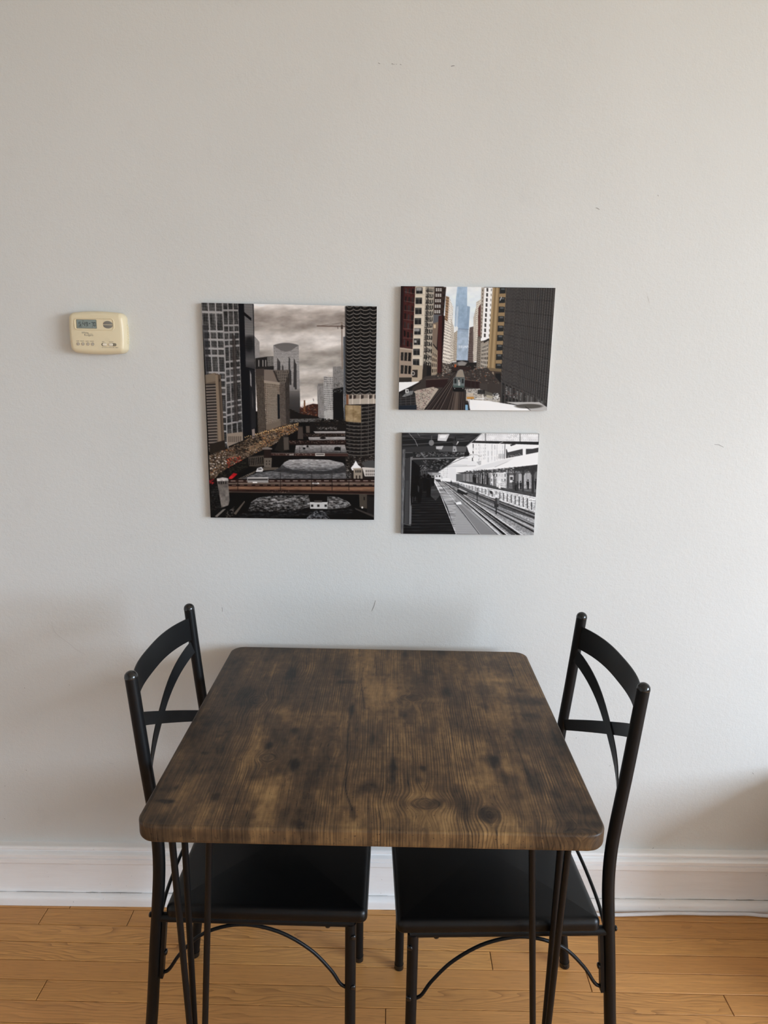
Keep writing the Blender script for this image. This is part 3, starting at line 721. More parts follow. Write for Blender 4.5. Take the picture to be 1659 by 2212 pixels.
def face_frame(name, a0, a1, b0, b1, R, wd, h, mat, parent):
    cx, cz = (tx(a0) + tx(a1)) / 2, (tz(b0) + tz(b1)) / 2
    o = rrect(tx(a1) - tx(a0), tz(b0) - tz(b1), R, 8); k = len(o); v, f = [], []
    for ins, d in ((0, -.0002), (wd * .3, h), (wd * .7, h), (wd, -.0002)):
        v += [(x - nx * ins + cx, FY - d, z - nz * ins + cz) for x, z, nx, nz in o]
    for i in range(3):
        for j in range(k):
            jj = (j + 1) % k; f.append((i * k + j, i * k + jj, (i + 1) * k + jj, (i + 1) * k + j))
    return build(name, v, f, mat, parent, smooth=30)
face_frame('bezel', 405, 1125, 300, 522, .0075, .0024, .0014, M_CREAM, thermo)
lcd = face_slab('display', 450, 803, 333, 482, .0012, -.0006, .0003, M_LCD, thermo)
face_frame('display_rim', 444, 809, 327, 488, .0016, .0009, .0006, M_SLOT, lcd)
SEG = {'5': 'afgcd', '4': 'fgbc', '9': 'abcfgd', '7': 'abc', '0': 'abcdef'}
def seg7(ch, x, z, w_, h_, t_):
    s = .00018; out = Mesh()
    bars = {'a': (x, x + w_, z + h_ - t_, z + h_), 'd': (x, x + w_, z, z + t_), 'g': (x, x + w_, z + h_ / 2 - t_ / 2, z + h_ / 2 + t_ / 2),
            'f': (x, x + t_, z + h_ / 2 + s, z + h_), 'b': (x + w_ - t_, x + w_, z + h_ / 2 + s, z + h_), 'e': (x, x + t_, z, z + h_ / 2 - s), 'c': (x + w_ - t_, x + w_, z, z + h_ / 2 - s)}
    for q in SEG[ch]:
        a, b, c_, d = bars[q]; out.add(box_vf(a, b, FY - .00042, FY - .0002, c_, d))
    return out
D = Mesh(); h7 = 72 * 1.222e-4
for ch, a in (('5', 488), ('4', 557), ('9', 612), ('7', 716), ('0', 757)):
    D.add((lambda m: (m.v, m.f))(seg7(ch, tx(a), tz(445), (37 if ch in '549' else 32) * 1.25e-4, h7, .0010)))
for b in (398, 428): D.add(box_vf(tx(541), tx(548), FY - .00042, FY - .0002, tz(b + 5), tz(b - 4)))
D.add(box_vf(tx(668), tx(696), FY - .00042, FY - .0002, tz(402), tz(393)))
build('display_digits', D.v, D.f, M_INK, lcd)
def letters(name, txt, a, b, size, mat, parent, spacing=1.0, lift=.00012, shear=0.0, base=None):
    cu = bpy.data.curves.new(name, 'FONT'); cu.body = txt; cu.size = size; cu.space_character = spacing; cu.shear = shear
    cu.resolution_u = 2
    tmp = bpy.data.objects.new(name + '_tmp', cu); COL.objects.link(tmp)
    bpy.context.view_layer.update()
    me = bpy.data.meshes.new_from_object(tmp.evaluated_get(bpy.context.evaluated_depsgraph_get()))
    bpy.data.objects.remove(tmp); bpy.data.curves.remove(cu)
    y = (FY if base is None else base) - lift
    for v in me.vertices:
        x, z, _ = v.co; v.co = (x + tx(a), y, z + tz(b))
    me.name = name; me.materials.clear(); me.materials.append(mat)
    return link(bpy.data.objects.new(name, me), parent)
letters('lettering', 'HOLD', 478, 466, .0030, M_INK, lcd, 1.0, .0005)
letters('lettering', 'PM', 556, 362, .0026, M_INK, lcd, 1.0, .0005)
letters('lettering', 'R', 722, 466, .0030, M_INK, lcd, 1.0, .0005)
letters('lettering', 'White', 524, 580, .0061, M_PRINTINK, thermo, 1.0, shear=.1)
letters('lettering', 'Rodgers', 568, 620, .0061, M_PRINTINK, thermo, 1.0, shear=.1)
build('lettering', *box_vf(tx(640), tx(722), FY - .0002, FY, tz(583), tz(580)), M_PRINTINK, thermo)
for txt, a in (('TIME', 416), ('PRGM', 492), ('RUN', 590), ('HOLD', 668)): letters('lettering', txt, a, 724, .0031, M_PRINTINK, thermo)
for txt, a, b in (('FAN', 882, 730), ('SYSTEM', 1010, 730), ('ON', 872, 830), ('AUTO', 918, 830), ('COOL', 990, 830), ('OFF', 1062, 830), ('HEAT', 1116, 830)): letters('lettering', txt, a, b, .0029, M_PRINTINK, thermo)
# up and down key: two half ovals
def half_oval(sign):
    cx, cz, rx, rz = tx(1010), tz(414), 86 * 1.25e-4, 66 * 1.222e-4
    g = .0007; pts = [(math.cos(math.pi * i / 20), math.sin(math.pi * i / 20)) for i in range(21)]
    v = []; n = len(pts)
    for d, k in ((-.0004, 1.0), (.0006, 1.0), (.0010, .90)):
        v += [(cx + rx * c * k, FY - d, cz + sign * (g + (rz - g) * s * k)) for c, s in pts]
    f = []
    for i in range(2):
        for j in range(n):
            jj = (j + 1) % n; q = (i * n + j, i * n + jj, (i + 1) * n + jj, (i + 1) * n + j); f.append(q if sign > 0 else q[::-1])
    q = tuple(2 * n + j for j in range(n)); f.append(q if sign > 0 else q[::-1])
    return v, f
for s in (1, -1): build('temperature_key', *half_oval(s), M_GREYBTN, thermo, smooth=30)
for a in (449, 536, 624, 711):
    ring = face_slab('button_well', a - 28, a + 29, 737, 796, .004, -.0004, .00012, M_SLOT, thermo)
    face_slab('button', a - 24, a + 20, 742, 794, .004, 0, .0012, M_BTN, ring, .0007)
for (a0, a1, k0, k1) in ((868, 968, 890, 966), (998, 1143, 1002, 1080)):
    sl = face_slab('switch_slot', a0, a1, 742, 800, .004, -.0004, .00012, M_SLOT, thermo)
    face_slab('switch_knob', k0, k1, 747, 796, .0032, 0, .0016, M_KNOB, sl, .0006)
for i in range(9):
    z = tz(415 + i * 40)
    build('vent_rib', *box_vf(.0595, .0656 - .0030 * (z / .0435) ** 2, -.0135, -.004, z - .0011, z + .0011), M_CREAM, thermo)
# ------------------------------------------------------------------ the printed photographs: flat pictures, drawn shape by shape
class Paint:
    def __init__(self, W, H, bg, s=.5):
        self.s = s; self.w, self.h = int(W * s), int(H * s)
        self.a = np.empty((self.h, self.w, 3)); self.a[:] = np.array(bg) / 255.
        self.rs = np.random.RandomState(3)
    def _box(self, P, pad=1):
        x0 = max(0, int(math.floor(P[:, 0].min() - pad))); x1 = min(self.w, int(math.ceil(P[:, 0].max() + pad)) + 1)
        y0 = max(0, int(math.floor(P[:, 1].min() - pad))); y1 = min(self.h, int(math.ceil(P[:, 1].max() + pad)) + 1)
        if x1 <= x0 or y1 <= y0: return None
        Y, X = np.mgrid[y0:y1, x0:x1]
        return x0, x1, y0, y1, X + .5, Y + .5
    def _inside(self, P, X, Y):
        c = np.zeros(X.shape, bool); n = len(P)
        for i in range(n):
            (xa, ya), (xb, yb) = P[i], P[(i + 1) % n]
            if ya == yb: continue
            cond = ((ya > Y) != (yb > Y)) & (X < (xb - xa) * (Y - ya) / (yb - ya) + xa)
            c ^= cond
        return c
    def _put(self, bx, al, col):
        x0, x1, y0, y1 = bx[:4]
        d = self.a[y0:y1, x0:x1]
        d += (np.asarray(col) - d) * al[..., None]
    def poly(self, pts, col, al=1.):
        P = np.array(pts, float) * self.s; b = self._box(P)
        if b is None: return
        m = sum(self._inside(P, b[4] + dx, b[5] + dy) for dx, dy in ((-.25, -.25), (.25, -.25), (-.25, .25), (.25, .25))) / 4.
        c = col(b[4] / self.s, b[5] / self.s) / 255. if callable(col) else np.array(col) / 255.
        self._put(b, m * al, c)
    def rect(self, x0, y0, x1, y1, col, al=1.): self.poly([(x0, y0), (x1, y0), (x1, y1), (x0, y1)], col, al)
    def line(self, pts, w, col, al=1.):
        P = np.array(pts, float) * self.s; r = w * self.s / 2; b = self._box(P, r + 1)
        if b is None: return
        D = np.full(b[4].shape, 1e9)
        for p, q in zip(P[:-1], P[1:]):
            d = q - p; L = d @ d + 1e-9
            h = np.clip(((b[4] - p[0]) * d[0] + (b[5] - p[1]) * d[1]) / L, 0, 1)
            D = np.minimum(D, np.hypot(b[4] - p[0] - h * d[0], b[5] - p[1] - h * d[1]))
        self._put(b, np.clip(r + .5 - D, 0, 1) * min(1, 1) * al * min(1., 2 * r + .15), np.array(col) / 255.)
    def ell(self, cx, cy, rx, ry, col, al=1., soft=0.):
        P = np.array([(cx - rx * (1 + soft), cy - ry * (1 + soft)), (cx + rx * (1 + soft), cy + ry * (1 + soft))]) * self.s; b = self._box(P)
        if b is None: return
        d = np.hypot((b[4] / self.s - cx) / rx, (b[5] / self.s - cy) / ry)
        k = max(soft, 1.2 / (min(rx, ry) * self.s + .5))
        self._put(b, np.clip((1 + k / 2 - d) / k, 0, 1) * al, np.array(col) / 255.)
    def fac(self, quad, fn, al=1.):
        """quad TL, TR, BR, BL; fn(u, v) -> rgb 0..255 (h, w, 3), or (rgb, alpha)"""
        P = np.array(quad, float) * self.s; b = self._box(P)
        if b is None: return
        m = self._inside(P, b[4], b[5])
        A = []
        for (u, v), (x, y) in zip(((0, 0), (1, 0), (1, 1), (0, 1)), P):
            A.append([x, y, 1, 0, 0, 0, -u * x, -u * y, u]); A.append([0, 0, 0, x, y, 1, -v * x, -v * y, v])
        A = np.array(A); h = np.linalg.lstsq(A[:, :8], A[:, 8], rcond=None)[0]
        den = h[6] * b[4] + h[7] * b[5] + 1
        u = (h[0] * b[4] + h[1] * b[5] + h[2]) / den; v = (h[3] * b[4] + h[4] * b[5] + h[5]) / den
        r = fn(np.clip(u, 0, 1), np.clip(v, 0, 1)); k = 1.
        if isinstance(r, tuple): r, k = r
        self._put(b, m * al * k, np.asarray(r) / 255.)
    def grid(self, quad, nx, ny, wall, win, wu=.6, wv=.6, var=18, al=1., seed=1):
        rs = np.random.RandomState(seed); J = rs.randn(64, 64) * var
        def fn(u, v):
            a, b_ = u * nx, v * ny; i, j = np.floor(a).astype(int), np.floor(b_).astype(int)
            m = (np.abs(a - i - .5) < wu / 2) & (np.abs(b_ - j - .5) < wv / 2)
            c = np.where(m[..., None], np.array(win, float) + J[i % 64, j % 64][..., None], np.array(wall, float) + (vnoise(u * 9, v * 30, seed)[..., None] - .5) * 16)
            return np.clip(c, 0, 255)
        self.fac(quad, fn, al)
    def specks(self, pts, n, cols, r0, r1, seed=1, al=1.):
        rs = np.random.RandomState(seed); P = np.array(pts, float); n = int(n * 1.6); r0, r1 = r0 * .58, r1 * .62
        lo, hi = P.min(0), P.max(0); k = 0; tries = 0
        while k < n and tries < n * 40:
            tries += 1; q = lo + rs.rand(2) * (hi - lo)
            if not self._inside(P, np.array([[q[0]]]), np.array([[q[1]]]))[0, 0]: continue
            k += 1; r = r0 + rs.rand() * (r1 - r0)
            self.ell(q[0], q[1], r * (1 + .6 * rs.rand()), r * .75, cols[rs.randint(len(cols))], al * (.6 + .4 * rs.rand()))
    def grain(self, x0, y0, x1, y1, sx, sy, amp, seed, mask=None):
        s = self.s; X0, X1, Y0, Y1 = int(x0 * s), int(x1 * s), int(y0 * s), int(y1 * s)
        Y, X = np.mgrid[Y0:Y1, X0:X1]; n = fbm(X / s / sx, Y / s / sy, seed, 3) - .5
        d = self.a[Y0:Y1, X0:X1]; d *= (1 + amp * n)[..., None]
    def sample(self, quad, nx, ny):
        """(ny, nx, 3) samples over the picture quad TL TR BR BL, box-filtered"""
        a = self.a; k = (np.pad(a, ((1, 1), (1, 1), (0, 0)), 'edge'))
        a = (k[1:-1, 1:-1] * 4 + 2 * (k[:-2, 1:-1] + k[2:, 1:-1] + k[1:-1, :-2] + k[1:-1, 2:]) + k[:-2, :-2] + k[2:, 2:] + k[:-2, 2:] + k[2:, :-2]) / 16
        P = np.array(quad, float) * self.s; A = []
        for (u, v), (x, y) in zip(((0, 0), (1, 0), (1, 1), (0, 1)), P):
            A.append([u, v, 1, 0, 0, 0, -u * x, -v * x, x]); A.append([0, 0, 0, u, v, 1, -u * y, -v * y, y])
        A = np.array(A); h = np.linalg.lstsq(A[:, :8], A[:, 8], rcond=None)[0]
        V, U = np.mgrid[0:ny, 0:nx]; U = U / (nx - 1); V = V / (ny - 1)
        den = h[6] * U + h[7] * V + 1
        x = np.clip((h[0] * U + h[1] * V + h[2]) / den - .5, 0, self.w - 1.001); y = np.clip((h[3] * U + h[4] * V + h[5]) / den - .5, 0, self.h - 1.001)
        i, j = x.astype(int), y.astype(int); fx, fy = (x - i)[..., None], (y - j)[..., None]
        return np.clip(a[j, i] * (1 - fx) * (1 - fy) + a[j, i + 1] * fx * (1 - fy) + a[j + 1, i] * (1 - fx) * fy + a[j + 1, i + 1] * fx * fy, 0, 1)
def lerp_cols(y, stops):
    ys = [s[0] for s in stops]
    return np.stack([np.interp(y, ys, [s[1][k] for s in stops]) for k in range(3)], -1)

# ---- river between towers, muted colours
def paint_river():
    p = Paint(1659, 2023, (14, 13, 13)); R = np.random.RandomState(5)
    def sky(X, Y):
        c = lerp_cols(Y, [(60, (218, 214, 210)), (100, (196, 190, 185)), (150, (158, 150, 144)), (215, (146, 138, 132)), (300, (166, 159, 153)), (350, (186, 181, 177)), (420, (188, 183, 179)), (500, (158, 152, 146)), (600, (150, 145, 139)), (650, (176, 171, 166)), (720, (150, 144, 138)), (790, (152, 146, 140)), (880, (178, 172, 166)), (930, (226, 219, 213)), (1000, (210, 202, 196))])
        n = fbm(X / 190., Y / 62. + X / 600., 71, 5, .55) - .5
        m = fbm(X / 60., Y / 26., 77, 4, .5) - .5
        return np.clip(c + (n * 84 + m * 26)[..., None] + 14, 90, 242)
    p.poly([(505, 40), (1345, 80), (1345, 1010), (505, 1010)], sky)
    # far grey slab
    p.grid([(524, 345), (571, 400), (575, 545), (528, 545)], 4, 20, (150, 147, 145), (128, 126, 125), .5, .6, 6)
    # dark block with light windows
    p.poly([(535, 545), (640, 530), (722, 528), (722, 650), (535, 640)], (40, 38, 38))
    p.grid([(640, 534), (720, 530), (722, 612), (642, 616)], 3, 9, (122, 119, 116), (84, 82, 80), .8, .5, 6)
    for x in (562, 598, 622): p.rect(x, 560, x + 8, 618, (150, 146, 143))
    # arched glass tower
    arc_ = [(693 + 222 * t_, 430 - 20 * (1 - (2 * t_ - 1) ** 2)) for t_ in np.linspace(0, 1, 12)]
    p.poly(arc_ + [(930, 1035), (835, 1035), (700, 720)], lambda X, Y: lerp_cols(Y, [(420, (132, 129, 127)), (520, (168, 165, 163)), (700, (150, 147, 145)), (820, (110, 107, 106)), (900, (62, 60, 60)), (1035, (34, 33, 33))]))
    p.grid([(697, 440), (915, 440), (925, 830), (700, 830)], 22, 44, (160, 157, 155), (120, 117, 116), .75, .6, 14, .75, 4)
    p.poly(arc_ + [(850, 478), (805, 488), (760, 478)], (106, 103, 102), .9)
    for x, y0, y1 in ((728, 540, 720), (742, 560, 700), (828, 530, 760), (872, 545, 800), (884, 580, 820), (770, 600, 700), (838, 640, 780)):
        p.poly([(x, y0), (x + 12, y0 + 20), (x + 14, y1), (x - 3, y1)], (48, 46, 46), .85)
    for k in range(17): p.line([(838, 822 + k * 12.5), (926, 826 + k * 12.2)], 4, (128, 123, 120), .55)
    # stone blocks on the left bank
    p.poly([(610, 652), (832, 648), (838, 1130), (760, 1150), (640, 900)], (96, 88, 82))
    p.grid([(700, 660), (826, 655), (834, 780), (712, 780)], 8, 5, (112, 104, 97), (60, 55, 52), .45, .75, 8)
    p.grid([(745, 780), (796, 770), (805, 1130), (760, 1148)], 4, 26, (102, 93, 86), (48, 44, 42), .45, .6, 8)
    p.grid([(796, 770), (832, 660), (838, 1115), (806, 1130)], 3, 34, (70, 64, 60), (34, 31, 30), .5, .6, 6)
    p.poly([(535, 640), (612, 636), (640, 700), (632, 760), (540, 760)], (72, 64, 60))
    p.poly([(612, 645), (688, 650), (748, 762), (612, 742)], (120, 109, 101))
    p.poly([(688, 650), (712, 662), (748, 762), (728, 748)], (58, 52, 49))
    p.grid([(540, 700), (612, 700), (630, 1195), (560, 1205)], 5, 34, (88, 79, 71), (44, 40, 37), .45, .55, 9)
    p.grid([(612, 742), (748, 762), (756, 1150), (632, 1190)], 9, 26, (134, 122, 110), (66, 59, 54), .42, .52, 9)
    p.grid([(640, 800), (725, 812), (735, 1080), (650, 1096)], 1, 22, (150, 139, 126), (98, 90, 82), 1., .45, 4, .8)
    p.poly([(610, 738), (750, 758), (750, 778), (612, 760)], (152, 141, 129))
    p.poly([(635, 1125), (756, 1092), (758, 1150), (634, 1192)], (112, 101, 90))
    p.poly([(728, 860), (748, 865), (752, 1075), (732, 1080)], (26, 28, 31))
    # black glass tower
    p.poly([(378, 45), (520, 52), (545, 1190), (425, 1275)], (22, 23, 27))
    p.poly([(436, 62), (512, 66), (530, 640), (452, 620)], lambda X, Y: lerp_cols(Y + 40 * (fbm(X / 30, Y / 80, 9) - .5), [(60, (112, 110, 110)), (200, (104, 102, 102)), (330, (118, 116, 115)), (360, (60, 59, 60)), (470, (46, 46, 48)), (560, (92, 90, 90)), (640, (54, 54, 56))]))
    p.ell(482, 420, 34, 66, (30, 30, 32), .85, .5)
    p.poly([(430, 130), (500, 190), (500, 215), (430, 160)], (18, 18, 21))
    for k in range(26): p.line([(440, 70 + k * 22), (520, 78 + k * 22)], 2, (60, 60, 62), .45)
    p.poly([(478, 640), (528, 650), (540, 1150), (500, 1180)], (40, 39, 42), .8)
    p.poly([(488, 650), (500, 690), (502, 800), (492, 780)], (172, 170, 170), .85)
    p.poly([(505, 820), (518, 900), (516, 1000), (508, 960)], (104, 101, 100), .5)
    for k in range(40): p.line([(505, 760 + k * 10), (540, 764 + k * 10)], 2, (78, 75, 74), .4)
    p.line([(383, 50), (426, 1260)], 4, (70, 70, 74), .5)
    # white-framed tower
    def frame(u, v, nc, seed):
        bands = np.array([.0, .07, .225, .29, .47, .56, .74, .80, .98, 1.05, 1.2])
        c = np.full(u.shape + (3,), 44.)
        a = u * nc; j = np.floor(a).astype(int)
        thin = np.abs((a * 4) % 1 - .5) > .36
        wide = np.abs(a - j - .5) > .40
        fl = np.abs((v * 62) % 1 - .5) > .40
        c = np.where(thin[..., None], 108., c); c = np.where(fl[..., None], 74., c); c = np.where((thin & fl)[..., None], 116., c)
        c = c + (vnoise(u * 7, v * 22, seed)[..., None] - .5) * 46
        c = np.where(wide[..., None], 158., c)
        for k in (.055, .165, .215, .27, .315, .425, .475, .53, .575, .71, .745, .80, .86, .955):
            c = np.where((np.abs(v - k) < .0065)[..., None], 160., c)
        return np.clip(c * np.array([1., .985, .98]), 0, 255)
    p.fac([(55, 45), (246, 52), (300, 1330), (150, 1330)], lambda u, v: frame(u, v, 3, 3))
    p.fac([(246, 52), (384, 56), (427, 1262), (288, 1300)], lambda u, v: frame(u, v, 3, 8) * .93)
    p.line([(246, 52), (262, 400), (276, 690), (288, 1300)], 9, (150, 148, 147))
    p.poly([(330, 330), (362, 350), (388, 1100), (352, 1100)], (56, 50, 48), .75)
    p.poly([(284, 1205), (425, 1190), (428, 1265), (290, 1320)], (142, 130, 118))
    for k in range(7): p.rect(300 + k * 17, 1228, 309 + k * 17, 1280, (76, 68, 62), .8)
    p.poly([(60, 250), (122, 250), (126, 680), (92, 690), (75, 350)], (40, 40, 44), .55)
    # brown block with stacked balconies
    p.poly([(92, 690), (178, 672), (232, 690), (268, 1320), (228, 1350), (130, 1365)], (104, 92, 80))
    for k in range(22):
        y = 770 + k * 26; x0 = 96 + (y - 700) * .05; p.poly([(x0, y), (196, y - 4), (202, y + 8), (x0, y + 13)], (46, 42, 41)); p.poly([(x0, y + 13), (202, y + 9), (206, y + 20), (x0, y + 24)], (122, 113, 106))
    p.poly([(182, 690), (206, 690), (242, 1345), (214, 1350)], (132, 117, 101)); p.poly([(206, 690), (226, 690), (256, 1335), (242, 1345)], (88, 76, 66))
    p.poly([(100, 690), (180, 676), (184, 745), (104, 760)], (122, 110, 96)); p.ell(222, 738, 5, 14, (44, 38, 34))
    p.poly([(134, 1295), (268, 1262), (272, 1350), (136, 1385)], (44, 38, 33))
    # right bank, middle distance
    p.grid([(1078, 784), (1134, 772), (1138, 1075), (1080, 1068)], 6, 34, (150, 147, 145), (84, 82, 81), .5, .55, 8)
    p.poly([(1084, 770), (1130, 768), (1130, 790), (1082, 790)], (120, 117, 115))
    p.grid([(1134, 706), (1214, 712), (1216, 1000), (1136, 1010)], 7, 18, (186, 184, 182), (66, 64, 64), .55, .62, 10)
    p.grid([(1136, 1010), (1216, 1000), (1216, 1085), (1138, 1090)], 7, 6, (188, 186, 183), (120, 118, 116), .5, .6, 8)
    p.grid([(1213, 620), (1304, 618), (1308, 845), (1214, 835)], 10, 26, (140, 138, 136), (96, 94, 93), .55, .6, 12)
    p.poly([(1214, 818), (1304, 800), (1308, 1090), (1216, 1088)], (24, 23, 24)); p.specks([(1216, 760), (1300, 760), (1300, 850), (1216, 850)], 60, [(30, 30, 30), (120, 118, 116)], 3, 7, 4)
    p.poly([(1304, 360), (1345, 350), (1345, 1120), (1310, 1120)], (88, 92, 97)); p.grid([(1306, 780), (1340, 780), (1340, 1110), (1310, 1110)], 2, 28, (120, 125, 130), (62, 64, 68), .6, .6, 8)
    # crane
    p.line([(1292, 234), (1296, 640)], 11, (138, 124, 114), .95); p.line([(1292, 300), (1296, 640)], 4, (90, 80, 74), .8)
    p.line([(1078, 262), (1345, 268)], 11, (112, 97, 90)); p.line([(1082, 262), (1292, 234), (1340, 262)], 3, (90, 80, 76), .8); p.line([(1180, 262), (1292, 234)], 3, (90, 80, 76), .6)
    p.rect(1284, 255, 1302, 290, (70, 60, 56)); p.line([(1256, 268), (1258, 288)], 4, (60, 56, 54))
    for k in range(26): p.line([(1288, 300 + k * 13), (1298, 306 + k * 13)], 2, (196, 184, 174), .6)
    # small skyline on the horizon
    p.poly([(925, 985), (960, 975), (985, 960), (1040, 945), (1085, 950), (1085, 1060), (925, 1060)], (62, 38, 32))
    p.poly([(960, 915), (972, 915), (975, 1020), (958, 1020)], (112, 80, 54))
    p.specks([(930, 970), (1080, 950), (1080, 1050), (930, 1050)], 60, [(104, 52, 42), (40, 30, 27), (132, 92, 66), (90, 84, 80)], 4, 10, 8)
    p.line([(1042, 902), (1046, 922)], 4, (70, 66, 64))
    p.poly([(838, 990), (880, 1010), (925, 1030), (1090, 1060), (1090, 1090), (838, 1090)], (30, 27, 26))
    # round balcony tower: stacked scallops
    p.poly([(1327, 80), (1610, 84), (1596, 880), (1325, 872)], (18, 17, 17))
    cols = [(1328, 1392), (1392, 1456), (1456, 1538), (1538, 1604)]
    y = 70.; k = 0
    while y < 862:
        for ci, (a, b) in enumerate(cols):
            n_ = 7; sag = 15
            pts = [(a + (b - a) * t_ - (y - 80) * .008, y + 10 + sag * (1 - (2 * t_ - 1) ** 2) + (4 if ci == 0 else 0)) for t_ in np.linspace(0, 1, n_)]
            p.line(pts, 5.5, (156, 149, 143), .95)
            up = [(x, yy - 13) for x, yy in pts]
            for q in range(5): p.line([(a + 8 + q * (b - a) / 5 - (y - 80) * .008, y + 6), (a + 8 + q * (b - a) / 5 - (y - 80) * .008, y + 18)], 2, (96, 92, 88), .5)
            p.line([(a, y + 12), (a + 2, y + 2)], 4, (104, 99, 95), .6)
            if R.rand() < .35: p.rect(a + 20, y - 6, a + 20 + R.randint(8, 26), y + 6, (70, 66, 62), .7)
        y += 33.5 - k * .12; k += 1
    for x in (1392, 1456, 1538): p.line([(x, 80), (x - 8, 870)], 5, (64, 60, 58), .9)
    p.poly([(1318, 90), (1338, 90), (1336, 860), (1322, 860)], (40, 38, 38), .6)
    p.poly([(1336, 868), (1590, 862), (1588, 955), (1340, 960)], (138, 128, 118)); p.poly([(1345, 905), (1588, 895), (1588, 955), (1345, 960)], (172, 163, 152))
    for x in (1350, 1386, 1452, 1524, 1570): p.line([(x, 868), (x - 2, 955)], 7, (206, 197, 186), .9); p.poly([(x + 6, 872), (x + 30, 872), (x + 28, 900), (x + 6, 905)], (58, 50, 46))
    p.poly([(1330, 866), (1350, 866), (1350, 960), (1330, 960)], (126, 88, 66))
    # parking decks below
    p.poly([(1318, 955), (1590, 948), (1580, 1400), (1345, 1410), (1318, 1150)], (24, 22, 22))
    for k in range(14):
        y = 968 + k * 32.; c = [(1330 + 250 * t_, y + 14 * (1 - (2 * t_ - .9) ** 2)) for t_ in np.linspace(0, 1, 9)]
        p.line(c, 6, (122, 116, 110), .9); p.line([(x, yy + 9) for x, yy in c], 4, (58, 54, 51), .8)
        for q in range(6): p.rect(1345 + q * 38 + R.randint(12), y + 16, 1358 + q * 38 + R.randint(12), y + 24, (84, 80, 78), .7)
    for x in (1462, 1524, 1578): p.line([(x, 960), (x - 4, 1400)], 6, (92, 87, 82), .8)
    p.poly([(1320, 958), (1458, 962), (1458, 1112), (1322, 1102)], lambda X, Y: np.array([146, 127, 98]) + (fbm(X / 40, Y / 30, 31)[..., None] - .5) * 80)
    p.line([(1390, 962), (1390, 1108)], 3, (112, 94, 70), .8); p.line([(1322, 1035), (1458, 1040)], 3, (112, 94, 70), .6)
    # avenue with traffic
    road = [(128, 1392), (300, 1330), (430, 1272), (560, 1196), (700, 1160), (800, 1122), (915, 1118), (905, 1180), (800, 1230), (700, 1300), (600, 1350), (470, 1410), (300, 1500), (215, 1560), (140, 1640)]
    p.poly(road, lambda X, Y: np.array([92, 78, 65]) + (fbm(X / 22, Y / 12, 15, 4)[..., None] - .5) * 110)
    p.poly([(430, 1330), (600, 1250), (640, 1290), (470, 1390)], (136, 114, 90), .6)
    p.specks(road, 420, [(28, 25, 23), (40, 34, 30), (60, 50, 44)], 4, 9, 2)
    p.specks(road, 230, [(206, 198, 188), (222, 182, 128), (214, 148, 84), (170, 150, 124), (130, 60, 46)], 3, 6.5, 6, .85)
    p.specks([(560, 1200), (915, 1120), (905, 1180), (640, 1300), (560, 1290)], 120, [(250, 196, 120), (226, 150, 80), (150, 104, 68)], 3, 5.5, 16, .85)
    p.specks([(280, 1420), (420, 1390), (420, 1440), (300, 1500)], 40, [(170, 44, 34), (206, 90, 70), (120, 30, 24)], 4, 8, 19)
    p.specks([(130, 1400), (270, 1360), (290, 1470), (140, 1590)], 50, [(220, 214, 206), (190, 180, 170), (44, 38, 34)], 5, 10, 29)
    for k in range(30):
        x = 440 + k * 16 + R.randint(6); y = 1265 - k * 4.6 + R.randint(10); p.line([(x, y), (x + 2, y - 34 + k * .6)], 3, (150, 118, 84), .5); p.ell(x + 2, y - 34 + k * .6, 4, 4, (252, 214, 150), .95)
    p.poly([(505, 1170), (530, 1162), (534, 1240), (510, 1250)], (140, 128, 122))
    p.specks([(330, 1330), (560, 1210), (600, 1260), (380, 1400)], 60, [(30, 27, 25)], 8, 14, 33, .7)
    # trees and river walk
    p.poly([(212, 1560), (300, 1520), (450, 1425), (475, 1430), (475, 1500), (400, 1545), (250, 1610)], (24, 24, 22)); p.specks([(212, 1555), (460, 1430), (470, 1500), (240, 1600)], 110, [(40, 40, 34), (16, 16, 15), (52, 48, 40)], 5, 12, 12)
    p.poly([(470, 1405), (610, 1390), (640, 1480), (560, 1500), (480, 1490)], (52, 47, 43)); p.grid([(475, 1415), (605, 1400), (612, 1480), (480, 1490)], 8, 1, (84, 76, 68), (24, 22, 21), .55, .8, 6)
    p.poly([(380, 1600), (600, 1500), (740, 1500), (730, 1520), (560, 1530), (430, 1600)], (92, 84, 76)); p.specks([(390, 1600), (600, 1505), (560, 1530), (430, 1600)], 60, [(30, 26, 24), (150, 140, 128)], 3, 6, 13)
    # water
    def water(quad, base, amp, seed, sc=1.):
        P = np.array(quad)
        p.poly(quad, lambda X, Y: np.clip(lerp_cols(Y, base) + ((fbm(X / (26 * sc), Y / (6.5 * sc), seed, 4, .6) - .5) * amp)[..., None], 8, 225))
    water([(1040, 1186), (1322, 1186), (1322, 1204), (1060, 1204)], [(1180, (176, 172, 170)), (1204, (150, 146, 144))], 40, 91, .5)
    water([(1000, 1234), (1322, 1236), (1322, 1272), (1010, 1268), (1000, 1250)], [(1230, (176, 172, 170)), (1270, (122, 119, 117))], 70, 92, .6)
    water([(890, 1308), (1318, 1305), (1335, 1374), (880, 1374)], [(1300, (158, 154, 152)), (1340, (128, 125, 124)), (1374, (88, 86, 86))], 90, 93, .7)
    water([(560, 1545), (690, 1530), (750, 1500), (790, 1456), (840, 1430), (980, 1424), (1180, 1430), (1300, 1456), (1325, 1500), (1330, 1612), (380, 1612)], [(1430, (160, 157, 156)), (1490, (138, 136, 136)), (1520, (92, 91, 92)), (1560, (96, 95, 96)), (1612, (82, 81, 82))], 120, 94, .9)
